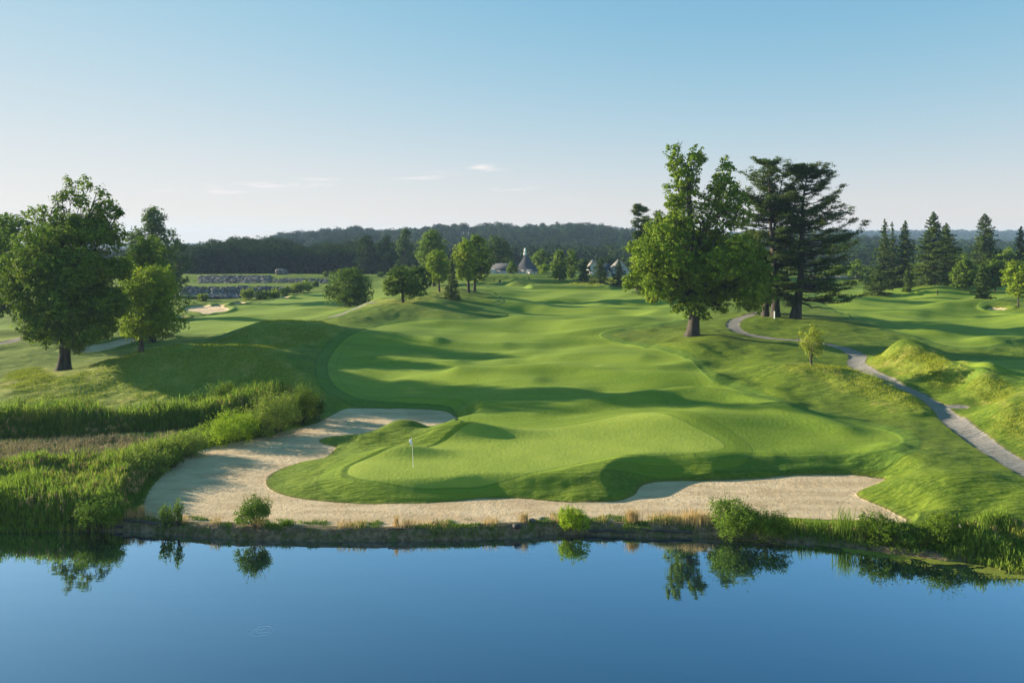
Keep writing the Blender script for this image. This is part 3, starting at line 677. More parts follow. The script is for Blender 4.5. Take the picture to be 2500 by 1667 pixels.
def conifer(base, px_w, py_top, mat, label, cat='conifer', name='spruce_tree', group=None, seed=0, Y=None, droop=.35, py_bot=None, gap=.0, sparse=1.0, power=1.0, topw=.0):
    r = np.random.default_rng(seed + 500)
    if Y is None: x, Y = hit(*base)
    else: x = X_(base[0], Y)
    z = float(HT(x, Y)); k = Y / F; h = CH - (py_top - HY) * k - z; Rb = px_w * k / 2
    zb = (CH - (py_bot - HY) * k - z) if py_bot else .04 * h; zb = max(zb, .3)
    root = empty(name, (x, Y, z), label, cat, group)
    px = Y / 819.0; leaf = max(.16, px * .95)
    mb = MB(); tb = MB()
    tb.tube([[0, 0, -.3], [0, 0, h * .3], [0, 0, h * .97]], [max(.12, .018 * h), .013 * h, .02], 7)
    nb = int(max(60, 7.5 * (h - zb) / (leaf * 1.9)) * sparse); nb = min(nb, 420); nb = max(nb, 60)
    PPs = []; NNs = []
    for i in range(nb):
        t = (i + r.random()) / nb; zc = zb + (h - zb) * t; L = Rb * ((1 - t) ** power * (1 - topw) + topw * (1 - t ** 4)) * r.uniform(.5, 1.22) + .25 * leaf
        if r.random() < gap: L *= .45
        th = r.uniform(0, 2 * PI); m = int(max(4, L / leaf * 5.0))
        u = r.random(m) ** .6; up = (.35 * t - droop * (1 - t))
        dx = np.cos(th); dy = np.sin(th)
        zz_ = zc + L * (up * u + .30 * droop * u ** 2 * (1 - t) * 1.5)
        wd = .17 * L * (1 - u * .6)
        s1 = r.normal(size=m) * wd
        Pp = np.stack([dx * L * u - dy * s1, dy * L * u + dx * s1, zz_ - np.abs(r.normal(size=m)) * leaf * .7], 1)
        PPs.append(Pp); NNs.append(np.stack([dx * .5 + r.normal(size=m) * .5, dy * .5 + r.normal(size=m) * .5, .8 + 0 * u + r.normal(size=m) * .3], 1))
        if i % 4 == 0 and L > 1.2: tb.tube([[0, 0, zc], [dx * L * .6, dy * L * .6, zc + L * up * .6]], [.005 * h + .02, .015], 4, False)
    Pp = np.vstack(PPs); Nn = unit(np.vstack(NNs))
    mb.add(*leafquads(Pp, Nn, np.full(len(Pp), leaf * .95), .5, r))
    tb.build('trunk', M['bark'], root, True); mb.build('crown', M[mat], root)
    return root

def white_pine(basepx, Y, trunk_px, Ltab, label, seed, nb=95, r0=.75, name='white_pine', group=None, low=None):
    """trunk_px: photo points up the trunk; Ltab: (py, reach left px, reach right px)"""
    r = np.random.default_rng(seed); x = X_(basepx, Y); z = float(HT(x, Y)); k = Y / F
    root = empty(name, (x, Y, z), label, 'pine tree', group)
    def loc(px, py): return np.array([(px - basepx) * k, 0, CH - (py - HY) * k - z])
    T = np.array([loc(*p) for p in trunk_px]); T[0, 2] = -.4; T[:, 1] += np.linspace(0, .5, len(T)) * r.normal()
    tt = np.linspace(0, 1, len(T)); h = T[-1, 2]
    tb = MB(); rad = r0 * (1 - .93 * (T[:, 2] / h).clip(0, 1) ** .9); rad[0] *= 1.35
    tb.tube(T, rad, 10)
    tab = np.array(Ltab, float); tz = np.array([loc(0, a)[2] for a in tab[:, 0]])
    order = np.argsort(tz); tz = tz[order]; tl = tab[order, 1] * k; tr_ = tab[order, 2] * k
    PPs, NNs = [], []
    levels = np.sort(r.uniform(tz[0], tz[-1], nb // 4))
    levels = np.repeat(levels, 4)[:nb] + r.normal(size=(nb // 4) * 4)[:nb] * .22
    for i, zc in enumerate(levels):
        th = r.uniform(0, 2 * PI) if i % 3 else r.choice([0, PI]) + r.normal() * .45
        dx, dy = math.cos(th), math.sin(th)
        wl = np.interp(zc, tz, tl); wr = np.interp(zc, tz, tr_)
        L = (wr if dx > 0 else wl) * r.uniform(.45, 1.12) * (1 if abs(dx) > .6 else .75)
        if L < .4: L = .4
        a = np.array([np.interp(zc, T[:, 2], T[:, 0]), np.interp(zc, T[:, 2], T[:, 1]), zc])
        rel = (zc - tz[0]) / (tz[-1] - tz[0] + 1e-6); rise = .45 * rel ** 1.5 + .10 + r.normal() * .06 - .22 * (1 - rel)
        n = 7; u = np.linspace(0, 1, n)
        q = a + np.stack([dx * L * u, dy * L * u, L * (rise * u + .16 * u ** 2.5 - .05 * np.sin(u * PI))], 1) + r.normal(size=(n, 3)) * .03 * L * u[:, None]
        tb.tube(q, (.02 + .013 * L) * (1 - .85 * u) + .008, 5, False)
        # side twigs carry flat plates of needles
        nt_ = int(6 + L * 3.1)
        for j in range(nt_):
            us = r.uniform(.38, 1.02) if L > 1.5 else r.uniform(.05, 1); p = np.array([np.interp(us, u, q[:, c]) for c in range(3)])
            side = r.choice([-1, 1]) * (.9 * (1 - us) + .25) * L * .34 * r.random()
            c = p + np.array([-dy * side + dx * abs(side) * .5, dx * side + dy * abs(side) * .5, .10 + .12 * r.random()])
            m = 18; o = r.normal(size=(m, 3)) * np.array([.34, .34, .10])
            PPs.append(c + o); NNs.append(unit(o * np.array([.6, .6, .2]) + np.array([dx * .15, dy * .15, .75]) + r.normal(size=(m, 3)) * .45))
    Pp = np.vstack(PPs); Nn = np.vstack(NNs)
    mb = MB(); mb.add(*leafquads(Pp, Nn, np.full(len(Pp), .19), .36, r))
    if low is not None:
        for (p0, p1) in low:
            a, b_ = loc(*p0), loc(*p1); b_[1] = r.normal() * 1.0; tb.tube(bent(a, b_, r, 8, .05, -.12), np.linspace(.22, .03, 8), 6, False)
    tb.build('trunk', M['bark'], root, True); mb.build('crown', M['pine'], root)
    return root

def px_tree(basepx, Y, lobes_px, mat, label, seed, h_px, r0, nclump, per=16, leaf=.2, crad=.75, name='oak_tree', cat='tree', depthf=.85, lean_px=0, nl=40, twigs=None, flare=1.5, hsplit=.2, bark='bark'):
    r = np.random.default_rng(seed); x = X_(basepx, Y); z = float(HT(x, Y)); k = Y / F; L = []
    cx = np.mean([a for a, *_ in lobes_px]); hw = max(abs(a - basepx) for a, *_ in lobes_px)
    for a, b_, rr, *rest in lobes_px:
        q = rr * k; span = max(0, 1 - (abs(a - basepx) / hw) ** 2) ** .5
        body = sstep(HY - 60, HY + 20, b_)
        n = 3 if (rr > 26 and body > .3) else 1
        for m_ in range(n):
            dy = r.uniform(-1, 1) * hw * k * depthf * span * body if n > 1 else r.normal() * q * .4
            L.append(((a - basepx) * k + r.normal() * .2, dy, CH - (b_ - HY) * k - z, q, q, q * .95))
    root = empty(name, (x, Y, z), label, cat)
    tw = None
    if twigs: tw = [[((a - basepx) * k, 0, CH - (b_ - HY) * k - z) for a, b_ in t_] for t_ in twigs]
    trunkmesh('trunk', root, r0, h_px * k, L, r, M[bark], (lean_px * k, 0), flare, nl, hsplit, 14, tw)
    mb = MB(); crown(mb, L, nclump, per, crad, leaf, r, .8, .45, .75)
    mb.build('crown', M[mat], root); return root

def shrub(px, py, wpx, hpx, mat, label, seed, name='shrub', cat='shrub', n=5000, leaf=.06, group=None, kind='dome', upright=0.0, z=None):
    r = np.random.default_rng(seed); h_ = hit(px, py) if z is None else (X_(px, Y_(py, z)), Y_(py, z)); x, Y = h_; zz_ = float(HT(x, Y)); k = Y / F
    W, H = wpx * k * 1.18, hpx * k * 1.12
    root = empty(name, (x, Y, max(zz_, 0)), label, cat, group)
    L = []
    for i in range(14):
        th = r.uniform(0, 2 * PI); q = r.random() ** .6 * W * .33; hh = H * r.uniform(.35, .8) * (1 - .5 * (q / (W * .5)) ** 2)
        s_ = W * r.uniform(.13, .22); L.append((q * math.cos(th), q * math.sin(th) * .9, max(hh - s_ * .2, s_ * .5), s_, s_, s_ * 1.1))
    L.append((0, 0, H * .42, W * .34, W * .34, H * .40))
    mb = MB(); per = 12
    crown(mb, L, max(20, n // per), per, max(.10, W * .055), leaf, r, .6, .35, 1.1)
    # upright sprays breaking the outline
    sp_ = int(26 + 60 * upright); tb = MB()
    for i in range(sp_):
        th = r.uniform(0, 2 * PI); q = r.random() ** .5 * W * .40; top = H * r.uniform(.80, 1.12) * (1 - .35 * (q / (W * .5)) ** 2)
        p0 = np.array([q * .25 * math.cos(th), q * .25 * math.sin(th), 0.0]); p1 = np.array([q * 1.1 * math.cos(th), q * 1.1 * math.sin(th), top])
        m = 16; u = np.linspace(.45, 1, m)[:, None]; Pp = p0 + (p1 - p0) * u + r.normal(size=(m, 3)) * .05
        mb.add(*leafquads(Pp, unit(r.normal(size=(m, 3)) + np.array([0, 0, .5])), np.full(m, leaf), .5, r))
        if i % 2 == 0: tb.tube(bent(p0, p1, r, 5, .05), np.linspace(.018, .004, 5), 4, False)
    tb.build('stems', M['bark'], root); mb.build('foliage', M[mat], root); return root

def blades(x, y, z, h, w, r, lean=.25, segs=2):
    """tapering grass blades rooted at x,y,z: one quad and a tip each"""
    n = len(x); th = r.uniform(0, 2 * PI, n); dr = np.stack([np.cos(th), np.sin(th)], 1); ph = r.uniform(0, 2 * PI, n); sd_ = np.stack([np.cos(ph), np.sin(ph)], 1)
    l1 = (r.random(n) * lean * h * .35)[:, None]; l2 = (r.random(n) * lean * h * 1.3)[:, None]; w_ = (w * r.uniform(.7, 1.3, n))[:, None] / 2
    b_ = np.stack([x, y], 1)
    v0 = np.column_stack([b_ - sd_ * w_ * .8, z - .05]); v1 = np.column_stack([b_ + sd_ * w_ * .8, z - .05])
    v2 = np.column_stack([b_ + dr * l1 + sd_ * w_, z + h * .55]); v3 = np.column_stack([b_ + dr * l1 - sd_ * w_, z + h * .55])
    v4 = np.column_stack([b_ + dr * l2, z + h * (1 - .25 * (l2[:, 0] / h) ** 2)])
    V = np.stack([v0, v1, v2, v3, v4], 1).reshape(-1, 3); i = np.arange(n)[:, None] * 5
    return V, i + np.array([[0, 1, 2, 3]]), i + np.array([[3, 2, 4]])
def add_blades(mb, *a, **k):
    V, q, t_ = blades(*a, **k); s_ = mb.n; mb.add(V, q); mb.F.append((t_ + s_).astype(np.int32))
def inpoly(Pw, n, r):
    lo, hi = Pw.min(0), Pw.max(0); out = []
    tot = 0
    while tot < n:
        q = r.uniform(lo, hi, (n * 2, 2)); ok = sd_poly(Pw, q[:, 0], q[:, 1], 3.0) > 0
        out.append(q[ok]); tot += ok.sum()
    return np.vstack(out)[:n]

# ------------------------------------------------------------------ the two broad trees at the left edge
LT = [(165,440,12),(200,447,20),(175,472,20),(192,492,22),(250,470,14),(248,500,22),(262,480,9),(140,480,16),(235,522,28),(278,518,17),(292,512,8),(150,530,30),(112,512,13),
 (200,560,42),(130,590,46),(258,570,34),(288,592,22),(80,640,40),(150,655,58),(228,650,52),(282,655,30),(50,700,36),(28,722,20),(120,735,50),(200,735,58),(262,740,40),(55,772,18),(140,785,45),(100,800,25),(200,806,38),(245,800,30),(150,838,22),(190,842,18),(212,838,14),(100,690,40),(175,700,50),(110,840,14)]
px_tree(155, 109.5, LT, 'olive', 'large broad tree with an open leafy crown, standing alone in front at the left edge', 11, 380, .78, 5600, per=15, leaf=.165, crad=.6, depthf=.75, twigs=[[(165,600),(195,500),(208,478),(215,462),(222,448)],[(208,478),(203,468),(200,460)]], nl=36, flare=1.7)
px_tree(72, 143.0, [(72,536,30),(28,560,36),(52,600,46),(8,612,40),(100,522,17),(20,680,46),(0,740,36),(60,690,44),(60,770,26),(-40,640,60),(-60,720,50),(110,570,34),(-80,580,50)], 'mid', 'wide green tree half hidden behind the large tree at the left edge', 12, 280, 1.1, 2600, per=14, leaf=.22, crad=.9, nl=20)
tree((345,862), 276, 466, 650, 822, 'light', 'medium yellow green tree with low spreading twigs, just right of the large left tree', 'round', name='maple_tree', seed=21, Y=122, dens=1.35, nl=30, lobes=34, leaf=.17, bark='barkgrey', trunk=.032, depth=.9)
tree((372,855), 292, 432, 576, 800, 'mid', 'dark green round tree rising behind the yellow green tree', 'round', name='maple_tree', seed=22, Y=136, dens=1.1, leaf=.19, trunk=.03)
tree((372,690), 300, 440, 508, 690, 'dark', 'tall dark ragged tree on the skyline behind the left trees', 'irreg', seed=23, Y=215, dens=.9, leaf=.28, lobes=30, size=.2)
tree((15,700), -60, 40, 524, 760, 'dark', 'dark tree cut off by the left edge of the view', 'round', seed=24, Y=190, dens=.9, leaf=.26)
tree((432,690), 400, 470, 590, 700, 'dark', 'lower dark tree where the left trees meet the far wood', 'round', seed=25, Y=255, leaf=.32)

# ------------------------------------------------------------------ oak, maple and white pines on the right
OAK = [(1655,366,12),(1652,388,15),(1652,410,17),(1700,372,14),(1692,396,18),(1712,388,9),(1668,436,20),(1690,430,15),(1658,470,24),(1690,470,17),(1655,505,22),(1680,515,30),
 (1770,396,11),(1764,424,17),(1748,448,19),(1782,458,18),(1738,478,20),(1772,490,26),(1745,512,26),(1805,480,13),(1800,520,28),(1760,545,34),(1722,540,24),
 (1645,552,34),(1602,572,30),(1588,545,14),(1610,530,9),(1572,612,34),(1620,622,46),(1678,592,46),(1735,585,36),(1562,662,26),(1542,684,18),(1524,678,8),(1590,690,36),(1648,690,50),(1705,662,46),
 (1600,722,24),(1655,738,26),(1698,735,30),(1712,762,20),(1728,774,11),(1680,768,12),(1775,700,42),(1820,700,38),(1850,668,30),(1795,645,40),(1840,735,26),(1875,722,22),(1780,600,32),(1822,622,30),(1848,752,13),(1740,640,44),(1575,640,30),(1740,720,34),(1530,700,10),(1760,745,22)]
OAK = [(a, b, c * (1.38 if b < 535 else .96)) for a, b, c in OAK]
px_tree(1690, 119.0, OAK, 'oak', 'tallest bright green oak with two leafy spires and a thick trunk, right of centre', 13, 400, .85, 6200, per=15, leaf=.17, crad=.5, depthf=.7, twigs=[[(1690,560),(1665,440),(1656,368),(1660,355),(1655,343)],[(1660,355),(1667,345)]], nl=44, flare=1.6, hsplit=.22)
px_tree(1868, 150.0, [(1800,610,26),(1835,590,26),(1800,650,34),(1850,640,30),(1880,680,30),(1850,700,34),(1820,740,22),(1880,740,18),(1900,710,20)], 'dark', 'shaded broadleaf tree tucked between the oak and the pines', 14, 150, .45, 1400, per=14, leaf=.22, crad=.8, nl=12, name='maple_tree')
white_pine(1893, 141.5, [(1893,778),(1893,740),(1890,690),(1888,620),(1880,540),(1878,470),(1876,412)],
 [(403,20,22),(415,50,45),(430,72,60),(455,100,66),(490,70,70),(530,85,60),(570,95,62),(610,90,60),(650,70,70),(690,55,60),(725,30,60)], 'white pine with flat layered boughs nearest the oak, left of the two tall pines', 31, nb=168, r0=.72, group=None)
white_pine(1868, 144.0, [(1868,772),(1870,740),(1872,690),(1880,640),(1890,560),(1905,470),(1915,412)],
 [(405,30,26),(430,45,40),(480,60,50),(540,60,55),(600,60,55),(650,50,55),(700,40,40)], 'white pine with a thin trunk standing behind its larger neighbour by the path', 33, nb=110, r0=.55)
white_pine(1941, 140.5, [(1941,780),(1948,735),(1955,690),(1958,620),(1960,560),(1962,490),(1975,415)],
 [(412,22,20),(430,40,48),(455,50,70),(480,50,85),(510,45,112),(540,40,105),(565,50,130),(600,55,145),(640,45,118),(660,45,140),(690,50,118),(720,50,130),(745,40,140)], 'white pine whose long boughs sweep far to the right, right of the tall pair', 32, nb=196, r0=.80,
 low=[((1948,737),(2035,752)),((1950,727),(2060,732)),((1947,742),(1925,715)),((1955,692),(2050,702))])
white_pine(1922, 175.0, [(1922,752),(1922,700),(1921,600),(1920,500)], [(500,12,12),(560,40,40),(640,50,50),(700,30,30)], 'slender pine trunk seen between the two tall pines', 34, nb=50, r0=.35)
white_pine(1556, 205.0, [(1556,690),(1556,640),(1557,600),(1558,550),(1556,508)], [(503,3,3),(515,10,7),(530,14,9),(560,24,14),(575,12,10),(600,26,16),(625,20,10)], 'thin lanky pine on the skyline just left of the oak', 35, nb=104, r0=.42)
white_pine(1570, 207.0, [(1570,690),(1570,640),(1571,600),(1572,550),(1571,508)], [(503,3,3),(515,6,8),(530,9,14),(560,10,20),(600,10,20),(625,10,16)], 'second thin pine touching the oak, right of its twin on the skyline', 36, nb=96, r0=.40)
tree((1600,690), 1588, 1625, 512, 640, 'pine', 'small dark treetop showing left of the oak spires', 'round', seed=26, Y=215, name='pine_tree', cat='pine tree')
conifer((1592,712), 110, 620, 'spruce', 'broad dark spruce behind the left side of the oak', seed=3, Y=196)

# ------------------------------------------------------------------ trees on the mounds, middle left
G2 = None
tree((855,743), 786, 916, 656, 742, 'dark2', 'low spreading tree with an upswept crown beside the left cart path', 'dome', name='crabapple_tree', seed=41, Y=186, dens=1.4, leaf=.2, lobes=34, trunk=.03, size=.22)
tree((984,741), 932, 1026, 648, 722, 'dark2', 'low spreading tree on top of the grassy mound, front of a pair', 'dome', name='crabapple_tree', seed=42, Y=157, dens=1.4, leaf=.19, lobes=30, trunk=.04, size=.22)
tree((998,727), 980, 1058, 650, 722, 'dark', 'darker low tree just behind the one on the grassy mound', 'dome', name='crabapple_tree', seed=43, Y=168, dens=1.3, leaf=.2, trunk=.04)
tree((1073,697), 1036, 1106, 611, 688, 'light', 'pale green young tree left of the dark little spruce', 'oval', name='linden_tree', seed=44, Y=188, dens=1.3, leaf=.2)
conifer((1103,706), 42, 622, 'spruce', 'small dark spruce between the two pale green trees', seed=4, Y=176)
tree((1144,697), 1098, 1172, 580, 682, 'light', 'round bright green tree on the mound left of the clubhouse', 'oval', name='linden_tree', seed=45, Y=190, dens=1.4, leaf=.2, lobes=32)
tree((1158,694), 1120, 1208, 574, 684, 'mid', 'fuller green tree just behind the bright one left of the clubhouse', 'oval', name='linden_tree', seed=46, Y=199, dens=1.2, leaf=.22)
tree((1060,690), 1003, 1108, 563, 690, 'mid', 'big green tree behind the pale young tree, its crown cut low on the left', 'oval', seed=47, Y=255, dens=1.1, leaf=.28, lobes=34)
tree((1190,690), 1165, 1258, 576, 680, 'dark', 'dark tree whose rounded crown slopes down to the clubhouse roof', 'round', seed=48, Y=300, leaf=.33)
tree((985,690), 958, 1018, 558, 690, 'dark', 'tall narrow dark tree at the right end of the far wood', 'oval', seed=49, Y=350, leaf=.4)
tree((940,690), 915, 968, 574, 690, 'wood', 'narrow dark green tree next to the end of the far wood', 'oval', seed=50, Y=345, leaf=.4)
tree((893,690), 862, 924, 575, 690, 'wood', 'broad dark green tree in the far wood above the first mound tree', 'oval', seed=51, Y=350, leaf=.4)

# ------------------------------------------------------------------ trees round the clubhouse
tree((1330,668), 1286, 1354, 610, 660, 'mid', 'rounded green tree close behind the clubhouse spire', 'round', seed=61, Y=305, leaf=.33)
tree((1252,664), 1236, 1266, 641, 668, 'mid', 'small green tree in front of the clubhouse wing', 'round', seed=62, Y=268, leaf=.26)
tree((1326,670), 1312, 1342, 648, 674, 'light', 'small pale tree at the right corner of the clubhouse', 'round', seed=63, Y=272, leaf=.26)
tree((1366,690), 1340, 1392, 612, 688, 'olive', 'dense upright tree with foliage to the ground right of the clubhouse', 'oval', seed=64, Y=243, leaf=.26, dens=1.3)
tree((1395,688), 1374, 1414, 608, 686, 'mid', 'second dense tree joined to the upright one right of the clubhouse', 'oval', seed=65, Y=250, leaf=.26, dens=1.2)
conifer((1429,685), 58, 634, 'spruce', 'pointed spruce in front of the left end of the white house', seed=5, Y=240)
conifer((1466,692), 62, 627, 'spruce', 'taller pointed spruce in front of the middle of the white house', seed=6, Y=232)
conifer((1511,692), 64, 634, 'spruce', 'pointed spruce in front of the right gable of the white house', seed=7, Y=236)
tree((1545,690), 1528, 1570, 650, 695, 'dark', 'dark bushy tree between the white house and the oak', 'dome', seed=66, Y=228, leaf=.26)
for i, (a, b_, c) in enumerate([(1196,622,30),(1218,630,30),(1236,624,24),(1420,634,60),(1480,628,60),(1540,630,50),(1360,640,50)]):
    tree((a, 660), a - c / 2 - 8, a + c / 2 + 8, b_, 672, ['mid','wood','mid','dark','wood','mid','mid'][i], ['lighter tree filling the gap left of the clubhouse wing','pointed tree above the left end of the clubhouse roof','light tree touching the clubhouse roof from behind','dark trees beyond the gap left of the white house','treetop between the two white gables','treetop behind the right gable of the white house','treetop behind the dense trees right of the clubhouse'][i], 'round', seed=70 + i, Y=322, leaf=.36)

# ------------------------------------------------------------------ trees at the right edge
conifer((2160,688), 92, 534, 'spruce', 'thin greyish spruce with a bare spiky top, leftmost of the right hand spruces', seed=81, Y=232, power=.9, sparse=.8, gap=.3)
conifer((2178,688), 60, 540, 'spruce', 'nearly bare spruce tip behind the leftmost right hand spruce', seed=82, Y=236, power=.8, sparse=.45, gap=.5)
conifer((2210,690), 84, 538, 'spruce', 'narrow spruce with a short flat tip, second of the right hand spruces', seed=83, Y=230, power=.8, gap=.2)
conifer((2279,704), 128, 516, 'spruce', 'tallest and broadest of the right hand spruces', seed=84, Y=216, power=.85)
conifer((2310,704), 120, 544, 'spruce', 'spruce leaning close behind the tallest right hand spruce', seed=85, Y=222, power=.8)
conifer((2405,690), 92, 522, 'spruce', 'dark full spruce standing apart near the right edge', seed=86, Y=235, power=.62)
conifer((2492,690), 80, 552, 'pine', 'dark open pine cut by the right edge of the view', seed=87, Y=232, power=.7, gap=.4, name='pine_tree', cat='pine tree', sparse=.7)
conifer((2143,713), 66, 654, 'spruce', 'squat bushy evergreen by the stone wall beyond the pines', seed=88, Y=205, power=.45, droop=.1)
conifer((2216,708), 40, 650, 'spruce', 'small pointed evergreen in front of the tall spruces', seed=89, Y=207, power=.8)
conifer((2399,724), 58, 640, 'spruce', 'pointed dark evergreen on the mound in front of two round trees', seed=90, Y=178, power=.75)
tree((2358,704), 2321, 2392, 634, 702, 'dark2', 'round green tree left of the pointed evergreen on the right', 'round', name='maple_tree', seed=91, Y=205, leaf=.22, dens=1.9)
tree((2428,704), 2388, 2460, 633, 700, 'dark2', 'round green tree behind the pointed evergreen on the right', 'round', name='maple_tree', seed=92, Y=206, leaf=.22, dens=1.9)
tree((2486,734), 2443, 2530, 636, 722, 'light', 'bright young tree with a thin trunk at the right edge', 'round', name='maple_tree', seed=93, Y=168, leaf=.2, dens=1.3, trunk=.018)
tree((2095,700), 2066, 2124, 634, 700, 'mid', 'soft green tree seen past the tips of the pine boughs', 'round', seed=94, Y=285, leaf=.3)
tree((2040,700), 2010, 2072, 648, 700, 'mid', 'low green tree behind the right hand pine', 'round', seed=95, Y=290, leaf=.3)
for i, (a, b_, c, m_) in enumerate([(2128,652,40,'wood'),(2250,640,60,'dark'),(2345,618,60,'mid'),(2375,640,50,'dark'),(2460,608,70,'mid'),(2500,618,60,'light'),(2420,640,70,'wood'),(2190,650,60,'wood'),(1990,655,60,'wood')]):
    tree((a, 690), a - c / 2 - 12, a + c / 2 + 12, b_, 700, m_, ['dim tree low behind the squat evergreen','dark undergrowth tree at the foot of the tallest spruces','pale treetop between the tall spruces and the round trees','dark tree between the spruce and the first round tree','pale treetop between the dark spruce and the right edge','yellow green treetop at the far right edge','dim tree behind the two round trees on the right','dim tree at the foot of the leftmost right hand spruces','dim tree low between the pine trunks'][i], 'round', seed=100 + i, Y=262, leaf=.32, dens=.9)

# ------------------------------------------------------------------ sapling on the right hill
def sapling():
    r = np.random.default_rng(5); x, Y = X_(1981, Y_(890, 5.2)), Y_(890, 5.2); z = float(HT(x, Y)); k = Y / F
    root = empty('young_tree', (x, Y, z), 'small yellow leaved young tree on the rough slope beside the gravel path', 'tree')
    pts = [(1984,806,14),(1975,822,18),(1998,822,16),(1965,838,15),(1985,842,22),(2006,838,12),(1972,858,12),(1992,860,14),(1982,872,8),(1962,815,8),(2004,852,8),(1978,798,7)]
    L = [((a - 1981) * k, r.normal() * .4, CH - (b_ - HY) * k - z, c * k, c * k, c * k) for a, b_, c in pts]
    tb = MB()
    for s_ in (-.12, .1, .02): tb.tube([[s_ * .5, 0, -.2], [s_, .05, .9], [s_ * 3, .1, 2.2], [s_ * 6, 0, 3.4]], [.07, .05, .035, .01], 6)
    for l in L[:9]: tb.tube(bent((0, 0, 1.1), l[:3], r, 5, .08), np.linspace(.03, .008, 5), 4, False)
    tb.build('trunk', M['barkgrey'], root); mb = MB(); crown(mb, L, 330, 12, .24, .075, r, .6, .2, .8); mb.build('crown', M['lime'], root)
sapling()

# ------------------------------------------------------------------ far woods as one mass each
def wood(name, label, spots, mat, leaf, m, r, jit=.4):
    """spots: x, y, ground z, radius, height"""
    S = np.array(spots); n = len(S); nl_ = 7
    d = r.normal(size=(n, nl_, 3)); d[..., 2] = np.abs(d[..., 2]) * .8; d = unit(d)
    lc = S[:, None, :3] + np.stack([d[..., 0] * S[:, None, 3] * .55, d[..., 1] * S[:, None, 3] * .55, S[:, None, 4] * (.56 + .30 * (d[..., 2] - .3))], -1)
    lr = S[:, None, 3] * r.uniform(.42, .68, (n, nl_))
    kk = r.integers(0, nl_, (n, m)); idx = np.arange(n)[:, None]
    c = lc[idx, kk]; rr = lr[idx, kk]; q = r.normal(size=(n, m, 3)); q = unit(q); low = r.random((n, m)) < .25
    zsc = (S[:, 4] / S[:, 3] * .30)[:, None].clip(.6, 1.6)
    Pp = c + q * rr[..., None] * np.stack([np.ones_like(zsc + rr * 0), np.ones_like(rr), zsc + rr * 0], -1) * (.72 + .33 * r.random((n, m, 1)))
    Pp[..., 2] = np.where(low, S[:, None, 2] + r.random((n, m)) * S[:, None, 4] * .6, Pp[..., 2])
    Nn = unit(q + np.array([0, 0, .3]) + r.normal(size=(n, m, 3)) * jit)
    sz = np.repeat(leaf(S), m)
    mb = MB(); mb.add(*leafquads(Pp.reshape(-1, 3), Nn.reshape(-1, 3), sz, .8, r))
    tag(mb.build(name, M[mat]), label, name.replace('_', ' '), None, 'stuff')
r = np.random.default_rng(77)
sky_px = [380,440,464,500,530,575,640,665,700,725,760,800,860,920,960,1010,1060]; sky_py = [590,590,586,578,574,565,566,564,572,582,588,580,577,577,580,585,590]
sp = []
for Yr, drop in ((372, 12), (384, 6), (396, 2), (410, 0), (424, 0)):
    for px in np.arange(372, 1062, 24):
        Yq = Yr + r.normal() * 4; p = px + r.normal() * 6; x = X_(p, Yq); z = float(HT(x, Yq)); top = CH + (HY - (np.interp(p, sky_px, sky_py) + drop + abs(r.normal()) * 5)) * Yq / F
        sp.append((x, Yq, z, r.uniform(4.0, 6.2), top - z))
wood('dark_wood', 'dark line of woodland beyond the left pond', sp, 'wood', lambda S: np.full(len(S), .42), 1500, r)
sp = []
for _ in range(1500):
    Yq = 455 * (2.5 ** r.random()); p = r.uniform(560, 1760); x = X_(p, Yq); z = float(HT(x, Yq)); sp.append((x, Yq, z, r.uniform(4.0, 9.5), 9 + 9 * r.random() ** 1.3))
wood('hill_forest', 'blue green forest covering the low hill behind the clubhouse', sp, 'hillwood', lambda S: .0006 * S[:, 1] + .26, 330, r, .16)
sp = []
for _ in range(2300):
    Yq = 455 * (7.2 ** (r.random() ** .8)); p = r.uniform(1780, 2760); x = X_(p, Yq); z = float(HT(x, Yq)); f_ = max(1, Yq / 1300); sp.append((x, Yq, z, r.uniform(4.5, 9) * f_, r.uniform(10, 17) * (1 + .15 * (f_ - 1))))
wood('valley_forest', 'forest rolling away to the hazy ridge on the right', sp, 'hillwood', lambda S: .00065 * S[:, 1] + .28, 200, r, .16)
sp = []
for _ in range(800):
    Yq = 455 * (3.2 ** r.random()); p = r.uniform(-1100, 620); x = X_(p, Yq); z = float(HT(x, Yq)); sp.append((x, Yq, z, r.uniform(5, 8), r.uniform(10, 14)))
wood('left_forest', 'distant forest behind the trees on the left', sp, 'hillwood', lambda S: .00065 * S[:, 1] + .3, 120, r, .16)

